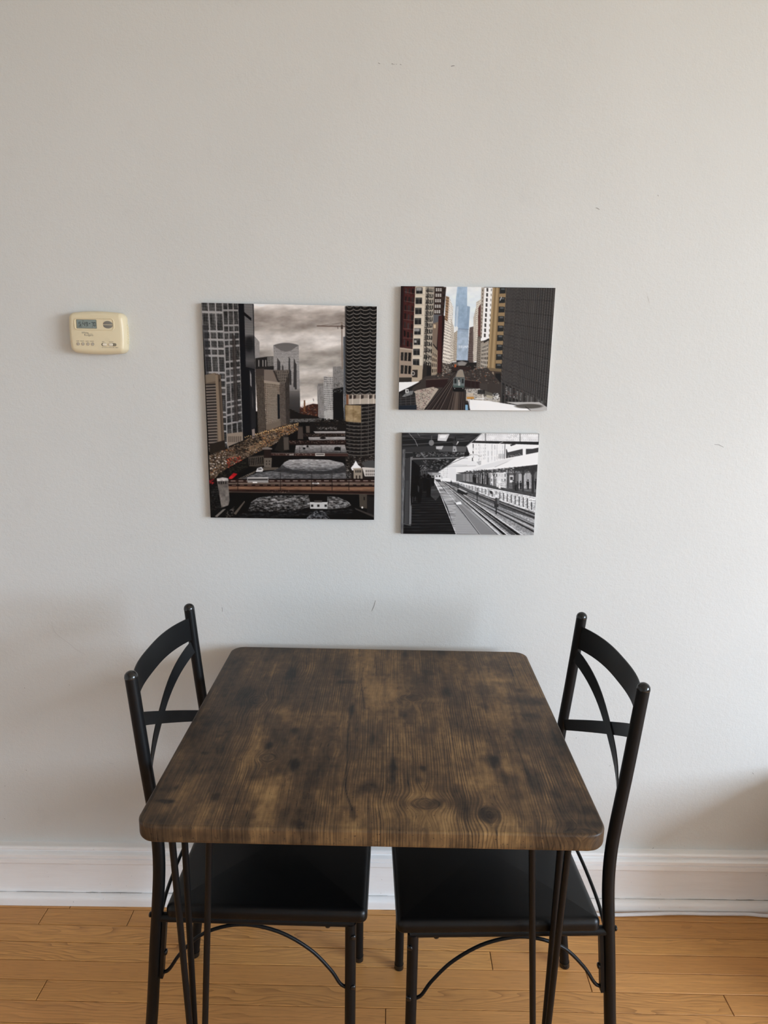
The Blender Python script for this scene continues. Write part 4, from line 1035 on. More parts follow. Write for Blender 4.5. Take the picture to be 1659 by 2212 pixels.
    p.poly([(690, 1535), (750, 1500), (775, 1478), (800, 1500), (860, 1520), (1000, 1536), (1160, 1532), (1260, 1510), (1322, 1475), (1330, 1545), (1180, 1560), (900, 1558)], (34, 33, 34), .62)
    for cx, cy, rx in ((962, 1336, 12), (992, 1318, 10), (1252, 1332, 26), (1126, 1246, 26)): p.ell(cx, cy, rx, 9, (24, 22, 22))
    p.poly([(1224, 1335), (1280, 1330), (1280, 1356), (1226, 1354)], (22, 21, 21))
    # far bridges
    p.poly([(838, 1078), (1120, 1074), (1120, 1100), (838, 1110)], (92, 90, 88)); p.specks([(840, 1075), (1320, 1085), (1320, 1110), (840, 1110)], 70, [(30, 28, 27), (122, 118, 114)], 4, 8, 41)
    p.poly([(1010, 1106), (1330, 1100), (1330, 1186), (1010, 1188)], (30, 27, 26)); p.specks([(1070, 1150), (1250, 1150), (1250, 1172), (1070, 1172)], 70, [(150, 146, 142)], 2, 5, 44); p.specks([(1060, 1080), (1320, 1080), (1320, 1130), (1060, 1130)], 60, [(52, 46, 42), (20, 19, 18)], 6, 12, 48)
    p.poly([(950, 1204), (1325, 1204), (1325, 1236), (960, 1238)], (36, 30, 28)); p.specks([(955, 1208), (1320, 1208), (1320, 1230), (955, 1230)], 80, [(92, 66, 58), (24, 20, 19), (128, 116, 106)], 3, 6, 45)
    p.poly([(826, 1266), (1330, 1262), (1330, 1306), (826, 1304)], (38, 28, 26)); p.specks([(832, 1270), (1325, 1268), (1325, 1292), (832, 1290)], 110, [(106, 70, 62), (24, 19, 18), (150, 136, 126)], 3, 6, 46)
    p.poly([(910, 1150), (950, 1140), (955, 1255), (905, 1255)], (74, 66, 61)); p.poly([(905, 1150), (928, 1135), (955, 1150)], (40, 36, 34))
    p.poly([(978, 1140), (1010, 1140), (1012, 1200), (980, 1200)], (86, 78, 72))
    p.poly([(760, 1230), (830, 1235), (834, 1350), (770, 1370), (700, 1352)], (36, 33, 31)); p.poly([(782, 1238), (826, 1238), (830, 1345), (786, 1350)], (84, 77, 71)); p.poly([(778, 1238), (800, 1206), (828, 1238)], (46, 42, 40))
    # second bridge
    p.poly([(668, 1376), (1345, 1382), (1345, 1410), (668, 1396)], (64, 44, 40)); p.line([(670, 1376), (1345, 1380)], 5, (104, 96, 92)); p.line([(670, 1396), (1340, 1402)], 5, (112, 84, 76), .8)
    for k in range(60): p.line([(675 + k * 11, 1400), (675 + k * 11, 1414)], 3, (60, 48, 44), .7)
    p.poly([(668, 1396), (1340, 1404), (1335, 1490), (1300, 1462), (1180, 1436), (980, 1428), (830, 1434), (760, 1470), (720, 1500), (668, 1500)], (20, 18, 18))
    p.rect(1060, 1378, 1142, 1402, (196, 190, 184)); p.rect(1066, 1384, 1136, 1392, (60, 56, 54)); p.rect(830, 1384, 872, 1396, (150, 146, 142)); p.specks([(690, 1380), (1040, 1380), (1040, 1394), (690, 1394)], 30, [(150, 140, 130), (40, 30, 28)], 4, 7, 52)
    for x in (924, 1112, 1280): p.line([(x, 1376), (x, 1320)], 3, (40, 36, 35))
    p.poly([(610, 1336), (672, 1336), (676, 1418), (612, 1418)], (40, 30, 28)); p.poly([(596, 1334), (640, 1322), (684, 1334), (682, 1344), (598, 1344)], (120, 113, 108))
    p.poly([(612, 1418), (680, 1418), (676, 1500), (612, 1498)], (104, 96, 88)); 
    for x, y in ((630, 1440), (655, 1440), (630, 1465), (655, 1465)): p.rect(x, y, x + 8, y + 13, (40, 36, 33))
    p.poly([(540, 1540), (552, 1508), (590, 1496), (606, 1520), (598, 1538)], (198, 196, 195)); p.rect(560, 1510, 590, 1520, (70, 68, 68))
    # right quay: tent, gatehouse, white hall
    p.poly([(1318, 1410), (1590, 1400), (1580, 1640), (1345, 1640)], (38, 34, 32)); p.specks([(1330, 1410), (1580, 1400), (1580, 1480), (1330, 1500)], 80, [(70, 62, 56), (20, 18, 18), (104, 98, 92)], 5, 12, 61)
    p.poly([(1370, 1506), (1392, 1480), (1412, 1442), (1432, 1480), (1458, 1500), (1450, 1525), (1380, 1528)], (226, 224, 224))
    p.poly([(1392, 1512), (1468, 1512), (1472, 1618), (1394, 1618)], (146, 136, 124)); p.grid([(1404, 1525), (1462, 1525), (1462, 1550), (1404, 1550)], 4, 1, (146, 136, 124), (34, 30, 28), .55, .9, 4); p.rect(1412, 1572, 1424, 1600, (50, 44, 40)); p.rect(1440, 1572, 1452, 1600, (50, 44, 40)); p.line([(1386, 1512), (1474, 1510)], 6, (176, 166, 154))
    p.poly([(1458, 1462), (1545, 1440), (1582, 1446), (1582, 1508), (1490, 1502)], (76, 76, 76)); p.poly([(1466, 1500), (1582, 1508), (1582, 1580), (1490, 1580)], (196, 190, 184))
    for k in range(5): p.rect(1498 + k * 17, 1524, 1507 + k * 17, 1545, (84, 78, 74)); p.rect(1498 + k * 17, 1554, 1507 + k * 17, 1572, (84, 78, 74))
    p.poly([(1320, 1470), (1372, 1560), (1376, 1612), (1330, 1612)], (62, 58, 56)); p.specks([(1325, 1480), (1370, 1560), (1370, 1610), (1332, 1610)], 40, [(20, 18, 18), (160, 156, 152)], 3, 7, 66)
    # near bridge
    p.poly([(130, 1600), (1600, 1600), (1600, 1760), (130, 1760)], (30, 22, 20))
    p.poly([(300, 1634), (1600, 1622), (1600, 1652), (300, 1646)], (110, 96, 86)); p.poly([(300, 1610), (1600, 1612), (1600, 1634), (300, 1630)], (52, 36, 32))
    p.poly([(300, 1664), (1600, 1672), (1600, 1712), (300, 1690)], (124, 95, 76)); p.line([(300, 1660), (1600, 1668)], 9, (46, 28, 25)); p.line([(300, 1690), (1600, 1704)], 5, (84, 56, 46)); p.line([(300, 1700), (1600, 1728)], 14, (52, 36, 32)); p.line([(300, 1712), (1600, 1738)], 4, (120, 108, 98), .9)
    p.grain(300, 1600, 1600, 1730, 60, 8, .5, 57)
    for k in range(19): p.rect(320 + k * 68, 1614, 362 + k * 68, 1621, (176, 160, 150), .75); p.rect(330 + k * 68, 1652, 368 + k * 68, 1657, (150, 120, 104), .8)
    for x in (382, 756, 1028, 1206, 1352): p.line([(x, 1700), (x, 1600)], 5, (30, 22, 21)); p.line([(x, 1600), (x, 1548)], 4, (40, 36, 35))
    p.poly([(462, 1592), (640, 1586), (650, 1600), (650, 1634), (468, 1632)], (150, 146, 143)); p.rect(470, 1600, 645, 1612, (54, 52, 52)); p.line([(468, 1590), (648, 1588)], 5, (206, 203, 200)); p.rect(512, 1626, 552, 1636, (226, 224, 222))
    p.poly([(1030, 1644), (1042, 1632), (1085, 1632), (1098, 1645)], (222, 220, 218)); p.rect(1042, 1634, 1080, 1640, (60, 56, 54))
    p.specks([(640, 1695), (840, 1700), (840, 1720), (640, 1715)], 40, [(24, 20, 19), (120, 104, 94)], 3, 6, 58)
    # under the bridge
    p.poly([(130, 1720), (1600, 1740), (1600, 1970), (130, 1970)], (14, 13, 13))
    rip = [(470, 1880), (500, 1800), (560, 1762), (700, 1745), (1000, 1742), (1015, 1800), (1010, 1850), (900, 1880), (700, 1886)]
    p.poly(rip, lambda X, Y: np.clip(np.array([96., 94, 93]) + ((fbm(X / 20., Y / 7., 97, 4, .65) - .5) * 300)[..., None] - np.abs(Y - 1790)[..., None] * .5, 10, 215))
    p.poly([(1160, 1752), (1260, 1760), (1350, 1800), (1372, 1830), (1330, 1850), (1170, 1866)], lambda X, Y: np.clip(np.array([88., 86, 85]) + ((fbm(X / 18., Y / 7., 99, 4, .65) - .5) * 300)[..., None], 10, 205))
    p.poly([(380, 1900), (1400, 1860), (1380, 1900), (900, 1925), (400, 1950)], lambda X, Y: np.clip(np.array([26., 26, 27]) + ((fbm(X / 24., Y / 7., 101, 4, .65) - .5) * 110)[..., None], 6, 120))
    p.poly([(970, 1950), (1060, 1876), (1130, 1876), (1190, 1950)], lambda X, Y: np.clip(np.array([60., 60, 62]) + ((fbm(X / 14., Y / 11., 103, 4, .65) - .5) * 260)[..., None], 8, 200))
    p.poly([(1016, 1740), (1164, 1750), (1164, 1808), (1014, 1800)], (20, 18, 18)); p.poly([(1012, 1806), (1166, 1806), (1166, 1862), (1014, 1860)], (186, 184, 182))
    for x in (1022, 1076, 1140): p.rect(x, 1824, x + 20, 1844, (40, 38, 38))
    p.line([(1014, 1806), (1166, 1806)], 5, (222, 220, 218)); p.rect(1050, 1788, 1120, 1806, (70, 66, 64))
    # left bridge tower and quay
    p.poly([(140, 1650), (205, 1640), (240, 1700), (250, 1850), (300, 1900), (280, 1970), (130, 1970)], (20, 20, 20)); p.specks([(145, 1660), (230, 1660), (240, 1850), (150, 1900)], 120, [(38, 38, 37), (10, 10, 10), (54, 52, 50)], 5, 12, 71)
    p.poly([(202, 1630), (298, 1626), (310, 1790), (298, 1830), (238, 1850)], (112, 106, 101)); p.poly([(198, 1596), (250, 1586), (296, 1594), (300, 1616), (200, 1618)], (176, 170, 165)); p.poly([(200, 1618), (300, 1616), (300, 1648), (204, 1648)], (96, 90, 86))
    for x in (212, 232, 252, 272): p.rect(x, 1622, x + 9, 1644, (34, 31, 30))
    p.grain(196, 1590, 312, 1850, 20, 26, .6, 73)
    p.poly([(180, 1925), (250, 1865), (280, 1858), (200, 1932)], (120, 114, 108)); p.poly([(345, 1900), (440, 1790), (445, 1800), (365, 1912)], (92, 84, 76)); p.specks([(275, 1890), (350, 1840), (350, 1930), (280, 1945)], 40, [(110, 104, 98), (50, 46, 43)], 4, 9, 74)
    p.poly([(1440, 1735), (1510, 1740), (1512, 1860), (1446, 1850)], (74, 68, 61)); p.rect(1480, 1758, 1490, 1786, (26, 24, 23)); p.poly([(1508, 1745), (1600, 1770), (1600, 1960), (1508, 1900)], (34, 32, 32)); p.poly([(1400, 1850), (1600, 1930), (1600, 1950), (1410, 1868)], (62, 58, 55)); p.ell(1468, 1850, 8, 9, (210, 206, 202))
    p.poly([(300, 1590), (345, 1548), (380, 1556), (350, 1585)], (166, 30, 36)); p.poly([(300, 1600), (322, 1572), (352, 1582), (330, 1600)], (188, 44, 48)); p.specks([(130, 1600), (170, 1590), (170, 1645), (135, 1645)], 14, [(150, 40, 44)], 6, 10, 79)
    return p

# ---- elevated railway between towers, colour
def paint_elevated():
    p = Paint(1659, 1310, (40, 36, 34)); R = np.random.RandomState(9)
    p.poly([(520, 60), (900, 70), (900, 800), (520, 800)], lambda X, Y: np.clip(lerp_cols(Y, [(70, (226, 230, 232)), (250, (206, 220, 230)), (450, (222, 228, 232)), (800, (214, 218, 220))]) + ((fbm(X / 90, Y / 60, 5) - .5) * 26)[..., None], 0, 240))
    # glass skyscraper
    gl = lambda X, Y: np.clip(lerp_cols(Y, [(80, (150, 178, 206)), (270, (140, 168, 196)), (480, (132, 160, 190)), (500, (150, 172, 196)), (780, (156, 176, 198))]) + ((fbm(X / 26, Y / 34, 8, 3) - .5) * 40)[..., None], 0, 235)
    p.poly([(650, 75), (742, 75), (740, 265), (768, 272), (754, 490), (750, 790), (636, 790), (640, 480), (622, 455), (636, 200)], gl)
    for k in range(40): p.line([(640, 90 + k * 9.6), (742 if k < 18 else 764, 88 + k * 9.6)], 2, (190, 208, 224), .5)
    for x in (662, 676, 690, 704, 718, 732): p.line([(x, 80), (x - 8, 480)], 2, (112, 144, 178), .55)
    p.poly([(640, 270), (660, 270), (650, 480), (628, 470)], (196, 210, 222), .6)
    p.poly([(742, 268), (768, 274), (756, 488), (730, 488)], (124, 150, 178), .5)
    p.line([(640, 484), (754, 488)], 6, (108, 124, 142)); p.line([(640, 500), (752, 504)], 5, (118, 136, 156), .7)
    p.poly([(626, 470), (640, 456), (656, 470), (652, 500), (628, 500)], (214, 218, 220))
    # the raised letters on the skyscraper front
    F = {'T': ['11111', '00100', '00100', '00100', '00100', '00100', '00100'], 'R': ['11110', '10001', '10001', '11110', '10100', '10010', '10001'], 'U': ['10001', '10001', '10001', '10001', '10001', '10001', '01110'], 'M': ['10001', '11011', '10101', '10101', '10001', '10001', '10001'], 'P': ['11110', '10001', '10001', '11110', '10000', '10000', '10000']}
    for i, ch in enumerate('TRUMP'):
        for r, row in enumerate(F[ch]):
            for q, on in enumerate(row):
                if on == '1': p.rect(660 + i * 19 + q * 2.7, 642 + r * 3.2, 663.4 + i * 19 + q * 2.7, 645.8 + r * 3.2, (232, 236, 240))
    # right side far blocks
    p.grid([(764, 470), (800, 460), (800, 800), (745, 800)], 4, 22, (112, 92, 86), (64, 54, 52), .5, .6, 10)
    p.grid([(800, 380), (838, 230), (838, 780), (796, 800)], 4, 30, (206, 196, 180), (112, 102, 94), .4, .55, 10)
    p.grid([(826, 230), (872, 200), (866, 780), (824, 790)], 4, 30, (214, 206, 192), (120, 110, 100), .4, .5, 10)
    p.grid([(846, 285), (872, 240), (868, 560), (842, 560)], 3, 16, (122, 74, 62), (70, 46, 42), .5, .6, 8)
    p.poly([(838, 560), (900, 540), (880, 920), (826, 860)], (92, 84, 76)); p.grid([(838, 570), (880, 560), (876, 880), (830, 850)], 4, 16, (132, 120, 106), (66, 60, 56), .45, .6, 12)
    p.poly([(880, 90), (982, 92), (958, 580), (870, 600)], (238, 236, 232)); p.poly([(876, 90), (905, 90), (880, 560), (868, 560), (872, 200)], (170, 158, 144))
    for k in range(10):
        y = 96 + k * 48; x = 924 - k * 2.8; p.rect(x, y, x + 17, y + 34, (66, 62, 62)); p.rect(966 - k * 2.4, y + 6, 974 - k * 2.4, y + 30, (120, 112, 104))
    for k in range(14): p.rect(884 - k * 1.1, 110 + k * 34, 892 - k * 1.1, 128 + k * 34, (104, 92, 82))
    # ornate low block
    p.poly([(870, 620), (945, 575), (945, 600), (935, 940), (866, 900)], (156, 146, 132)); p.grid([(880, 650), (942, 620), (936, 930), (866, 890)], 5, 7, (172, 162, 148), (66, 62, 58), .5, .6, 12); p.poly([(895, 600), (945, 572), (950, 590), (898, 620)], (52, 46, 42))
    # tan tower
    p.poly([(982, 92), (1112, 96), (1062, 870), (930, 852)], (158, 130, 88))
    for k, x in enumerate((992, 1008, 1026, 1044)): p.line([(x, 92), (x - 52 + k * 4, 850)], 6, (112, 88, 56) if k % 2 else (186, 158, 114), .85)
    for k in range(9):
        y = 92 + k * 90; x = 1050 - k * 5.; p.poly([(x, y), (x + 56 + k * 0, y + 2), (x + 54, y + 56), (x - 3, y + 58)], (42, 44, 46)); p.poly([(x - 4, y + 60), (x + 54, y + 58), (x + 54, y + 88), (x - 6, y + 90)], (150, 122, 84), .7)
        if R.rand() < .6: p.rect(x + 12, y + 6, x + 46, y + 22, (118, 124, 126), .6)
    p.line([(1064, 182), (1052, 214)], 5, (230, 230, 228))
    p.poly([(928, 850), (1064, 862), (1062, 890), (926, 880)], (120, 100, 72)); p.poly([(926, 880), (1064, 890), (1062, 1100), (930, 1060)], (70, 58, 50)); p.poly([(976, 890), (992, 892), (988, 1090), (970, 1080)], (150, 132, 112)); p.rect(985, 1000, 1016, 1026, (226, 112, 40)); p.line([(992, 1005), (1010, 1022)], 4, (60, 40, 30)); p.rect(990, 966, 1012, 978, (196, 90, 40)); p.rect(1006, 905, 1058, 990, (30, 30, 32)); p.rect(940, 910, 968, 1000, (36, 33, 32))
    # dark ribbed office slab
    def slab_(u, v):
        a = u ** .75 * 30; f_ = a - np.floor(a)
        c = np.where(f_ < .22, 92., np.where(f_ < .42, 36., 60.)) + 6 * (1 - u)
        c = c - 9 * (np.abs((v * 8.2 + u * .1) % 1 - .5) > .46) + (vnoise(u * 40, v * 6, 3) - .5) * 8
        return np.stack([c * 1.02, c * .97, c * .95], -1)
    p.fac([(1110, 85), (1590, 92), (1500, 1215), (1060, 985)], slab_)
    p.poly([(1060, 985), (1500, 1200), (1490, 1260), (1060, 1180)], (42, 40, 40))
    for k in range(13):
        x = 1066 + k * 33; y = 990 + k * 14; p.line([(x, y), (x - 4, min(1240, y + 190))], 9 + k * .5, (78, 74, 72)); p.poly([(x + 8, y + 20), (x + 24, y + 28), (x + 20, y + 110), (x + 6, y + 100)], (124, 124, 122) if k % 3 else (60, 56, 54), .7)
    p.specks([(1080, 1040), (1300, 1080), (1300, 1170), (1080, 1150)], 40, [(180, 180, 178), (34, 32, 32), (130, 70, 62)], 4, 9, 14, .7)
    # left side blocks
    p.poly([(100, 70), (250, 72), (232, 680), (105, 660)], (66, 29, 28)); p.grid([(150, 80), (248, 84), (228, 690), (130, 640)], 3, 7, (80, 33, 31), (44, 36, 36), .5, .66, 10)
    for k in range(7): p.line([(150 - k * 3, 128 + k * 88), (246 - k * 2.5, 150 + k * 84)], 4, (150, 120, 110), .6)
    p.poly([(100, 60), (140, 70), (124, 640), (100, 640)], (42, 26, 28))
    p.poly([(95, 655), (225, 672), (215, 985), (88, 985)], (160, 140, 122)); p.grid([(110, 700), (218, 704), (212, 790), (106, 780)], 3, 1, (150, 132, 114), (40, 36, 35), .72, .95, 6); p.grid([(108, 820), (216, 830), (210, 910), (104, 905)], 3, 1, (150, 132, 114), (40, 36, 35), .72, .95, 6); p.line([(95, 662), (226, 680)], 9, (186, 168, 148)); p.poly([(90, 940), (216, 940), (214, 985), (88, 985)], (56, 50, 46))
    p.poly([(252, 78), (350, 80), (322, 830), (218, 820)], (206, 194, 174))
    for k in range(8):
        y = 84 + k * 97; x = 258 - k * 4.6; p.rect(x, y + 4, x + 62, y + 64, (40, 40, 42)); p.rect(x + 2, y + 6, x + 58, y + 22, (96, 94, 90), .6); p.line([(x + 34, y + 4), (x + 33, y + 64)], 3, (120, 112, 100)); p.line([(x - 8, y + 72), (x + 78, y + 74)], 4, (170, 156, 136))
    p.rect(262, 92, 312, 120, (206, 206, 204), .6); p.rect(236, 480, 290, 505, (196, 196, 194), .6); p.rect(240, 590, 262, 612, (214, 214, 210), .7)
    p.poly([(218, 820), (322, 830), (312, 985), (215, 985)], (176, 158, 134)); p.poly([(222, 868), (272, 868), (270, 940), (220, 938)], (52, 44, 42)); p.ell(229, 902, 16, 20, (190, 184, 176)); p.ell(229, 902, 10, 13, (60, 54, 50)); p.rect(300, 985, 312, 1040, (140, 130, 118))
    # fire-escape block
    p.poly([(350, 78), (434, 82), (410, 900), (318, 860)], (150, 140, 126)); p.grid([(356, 90), (428, 92), (406, 860), (324, 840)], 4, 13, (166, 156, 140), (48, 45, 44), .5, .62, 12)
    for k in range(13): p.line([(352 - k * 2, 120 + k * 58), (412 - k * 1.6, 130 + k * 56)], 6, (36, 33, 33)); p.line([(356 - k * 2, 120 + k * 58), (404 - k * 1.6, 180 + k * 56)], 4, (44, 40, 40), .9); p.line([(372 - k * 2, 90 + k * 58), (370 - k * 2, 150 + k * 58)], 5, (40, 37, 36))
    p.poly([(325, 820), (412, 830), (400, 1010), (312, 985)], (52, 46, 43)); p.poly([(360, 830), (412, 850), (405, 940), (356, 930)], (34, 32, 34))
    # brown block
    p.poly([(434, 80), (544, 86), (520, 360), (424, 345)], (62, 46, 42))
    for k in range(5):
        y = 96 + k * 52; 
        for q in range(3): p.rect(446 - k * 3.4 + q * 20, y, 460 - k * 3.4 + q * 20, y + 30, (186, 182, 176)); p.line([(446 - k * 3.4 + q * 20, y + 14), (460 - k * 3.4 + q * 20, y + 14)], 2, (70, 64, 60))
        p.rect(516 - k * 2, y + 6, 530 - k * 2, y + 28, (40, 32, 30))
    p.poly([(424, 345), (498, 348), (470, 420), (418, 430)], (96, 98, 104)); p.poly([(418, 430), (470, 415), (452, 660), (410, 610)], (128, 108, 92)); p.rect(424, 440, 444, 475, (200, 176, 140))
    p.poly([(470, 360), (520, 350), (500, 900), (450, 900)], (78, 34, 32)); p.poly([(505, 350), (530, 360), (510, 910), (494, 900)], (40, 24, 24))
    p.poly([(408, 620), (462, 690), (456, 920), (400, 930)], (150, 134, 112)); p.grid([(412, 690), (456, 720), (452, 900), (402, 910)], 3, 4, (164, 146, 122), (66, 56, 50), .5, .6, 10)
    # pale blocks towards the skyscraper
    p.grid([(540, 170), (572, 180), (560, 420), (530, 400)], 3, 9, (164, 128, 92), (84, 64, 52), .5, .55, 8)
    p.grid([(572, 180), (610, 280), (600, 480), (556, 440)], 3, 12, (226, 222, 214), (150, 140, 130), .4, .55, 8)
    p.grid([(530, 400), (590, 430), (580, 820), (505, 800)], 5, 14, (220, 212, 200), (120, 110, 100), .5, .45, 12)
    p.grid([(590, 380), (616, 470), (614, 790), (580, 810)], 4, 18, (206, 198, 184), (116, 106, 96), .45, .5, 10)
    p.grid([(616, 520), (648, 500), (640, 790), (612, 790)], 4, 18, (190, 176, 156), (96, 86, 78), .5, .5, 10)
    p.poly([(505, 800), (580, 815), (560, 930), (500, 920)], (92, 82, 74)); p.specks([(505, 810), (600, 800), (590, 900), (505, 920)], 60, [(40, 36, 34), (186, 178, 168), (130, 116, 102)], 4, 9, 21)
    # street level
    p.poly([(350, 930), (930, 850), (1060, 1000), (1060, 1180), (730, 1180), (100, 1250), (250, 1000)], (66, 58, 54))
    p.specks([(420, 930), (620, 800), (900, 850), (1050, 1000), (760, 1000), (400, 990)], 300, [(34, 31, 30), (40, 36, 34), (120, 112, 104), (84, 74, 68), (166, 160, 152), (150, 84, 52)], 4, 10, 23, .8)
    p.poly([(600, 800), (700, 785), (750, 800), (690, 830), (620, 830)], (96, 90, 86)); p.poly([(620, 820), (638, 816), (636, 850), (618, 850)], (196, 92, 40))
    p.poly([(640, 780), (760, 782), (756, 800), (640, 800)], (40, 40, 44)); p.poly([(650, 800), (690, 786), (740, 804), (720, 830), (660, 830)], (150, 146, 142), .8)
    # cross girders
    p.poly([(350, 965), (560, 955), (540, 1035), (350, 1035)], (52, 32, 32)); p.line([(352, 962), (560, 952)], 8, (92, 76, 70)); p.poly([(715, 965), (860, 985), (860, 1045), (715, 1030)], (48, 30, 30)); p.line([(715, 962), (862, 982)], 6, (104, 90, 82)); p.poly([(600, 850), (700, 835), (780, 850), (780, 872), (600, 880)], (56, 40, 38))
    for x in (820, 780): p.line([(x, 900), (x - 6, 1060)], 4, (60, 54, 52))
    # pavement, people
    p.poly([(270, 1060), (420, 1030), (470, 1050), (330, 1245), (95, 1245), (120, 1120)], (176, 162, 146)); p.specks([(270, 1060), (440, 1040), (330, 1240), (230, 1240)], 200, [(70, 62, 58), (200, 190, 178), (104, 92, 84), (150, 84, 92), (60, 56, 60), (122, 116, 100)], 3, 8, 27, .8)
    p.poly([(720, 1050), (860, 1050), (1050, 1130), (1050, 1190), (720, 1160)], (170, 164, 156)); p.specks([(720, 1050), (860, 1050), (1050, 1130), (1050, 1180), (730, 1150)], 170, [(60, 56, 54), (214, 210, 204), (110, 104, 98), (196, 182, 158)], 4, 10, 28, .8)
    p.rect(735, 1125, 805, 1145, (206, 140, 50)); p.rect(740, 1090, 800, 1120, (196, 176, 150), .8); p.poly([(885, 1065), (975, 1090), (985, 1140), (890, 1115)], (96, 92, 82)); p.poly([(920, 1105), (980, 1118), (982, 1140), (922, 1132)], (170, 160, 138)); p.line([(820, 1140), (900, 1140)], 6, (236, 236, 234)); p.line([(890, 1085), (890, 1160)], 6, (236, 236, 234)); p.specks([(985, 1090), (1040, 1090), (1040, 1150), (985, 1150)], 50, [(232, 232, 230), (30, 30, 32)], 5, 10, 31)
    for k in range(12): p.line([(850, 1000 + k * 9), (930, 1010 + k * 9)], 3, (90, 84, 80), .7)
    for k in range(5): p.poly([(840 + k * 14, 1060), (852 + k * 14, 1060), (850 + k * 14, 1100), (838 + k * 14, 1100)], (40, 38, 38))
    # tracks
    p.poly([(640, 880), (665, 840), (668, 900), (610, 1060), (540, 1255), (330, 1255), (420, 1160)], (56, 45, 42)); p.poly([(600, 1060), (715, 1060), (700, 1255), (535, 1255)], (70, 58, 52)); p.poly([(700, 1060), (730, 1060), (725, 1255), (695, 1255)], (48, 42, 40))
    rails = [((640, 890), (338, 1252)), ((648, 890), (392, 1252)), ((655, 890), (430, 1252)), ((660, 890), (470, 1252)), ((608, 1060), (545, 1252)), ((625, 1060), (580, 1252)), ((690, 1060), (676, 1252)), ((640, 1060), (612, 1252)), ((708, 1060), (696, 1252))]
    for k, (a, b) in enumerate(rails): p.line([a, b], 9, (34, 26, 26)); p.line([(a[0] + 3, a[1]), (b[0] + 9, b[1])], 4, (134, 118, 108) if k % 2 else (104, 88, 80))
    p.poly([(630, 1080), (660, 1080), (650, 1252), (605, 1252)], (120, 102, 88), .6)
    for k in range(18): p.line([(610 - k * 3, 1075 + k * 10), (690, 1075 + k * 10)], 2, (60, 48, 44), .5)
    # train
    p.poly([(628, 935), (650, 880), (675, 865), (700, 870), (718, 940), (714, 1040), (608, 1035)], (112, 120, 120)); p.poly([(634, 935), (652, 885), (676, 868), (698, 872), (714, 940)], (152, 140, 124))
    for k in range(5): p.line([(648 - k * 3, 885 + k * 11), (704 + k * 2, 885 + k * 11)], 3, (122, 110, 98), .7)
    p.poly([(612, 945), (718, 948), (714, 1035), (606, 1030)], (104, 114, 114)); p.rect(618, 952, 640, 998, (44, 48, 50)); p.rect(652, 950, 676, 1000, (60, 66, 68)); p.rect(688, 954, 708, 998, (44, 48, 50)); p.rect(655, 985, 674, 1028, (170, 172, 168)); p.ell(662, 975, 6, 12, (196, 190, 180)); p.poly([(606, 1018), (714, 1022), (712, 1036), (606, 1032)], (70, 92, 86)); p.poly([(604, 1036), (716, 1038), (710, 1078), (610, 1074)], (26, 25, 26)); p.rect(612, 940, 716, 948, (80, 84, 84)); p.ell(622, 1046, 5, 5, (150, 150, 150)); p.ell(700, 1046, 5, 5, (150, 150, 150))
    # station roofs
    p.poly([(80, 985), (290, 980), (215, 1020), (90, 1078)], (238, 237, 236)); p.poly([(90, 1078), (215, 1020), (298, 980), (300, 990), (120, 1100), (88, 1110)], (42, 38, 38))
    p.poly([(80, 1105), (210, 1050), (250, 1090), (260, 1240), (80, 1250)], (44, 42, 43)); p.poly([(120, 1122), (180, 1070), (232, 1065), (222, 1100), (150, 1122)], (122, 124, 124)); p.rect(155, 1050, 185, 1085, (206, 206, 204)); p.rect(166, 1058, 178, 1078, (60, 58, 58))
    for k in range(5): p.line([(95, 1140 + k * 22), (250, 1128 + k * 24)], 4, (92, 90, 90), .8)
    for x in (112, 160, 205, 248): p.line([(x, 1100), (x, 1235)], 5, (84, 82, 82), .8)
    p.poly([(88, 1205), (262, 1200), (262, 1245), (88, 1245)], (34, 42, 54))
    p.poly([(745, 1150), (940, 1165), (1160, 1200), (1290, 1222), (1345, 1262), (770, 1255)], (238, 238, 240))
    for k in range(9): p.rect(752, 1158 + k * 10, 764, 1163 + k * 10, (90, 88, 88))
    p.poly([(722, 1200), (745, 1200), (748, 1255), (722, 1252)], (120, 170, 206))
    p.poly([(1100, 1175), (1420, 1178), (1492, 1225), (1490, 1265), (1345, 1262), (1290, 1222)], (176, 174, 172)); p.ell(1320, 1216, 130, 22, (78, 74, 68), .9, .3); p.line([(1290, 1222), (1345, 1262)], 5, (36, 34, 34))
    return p

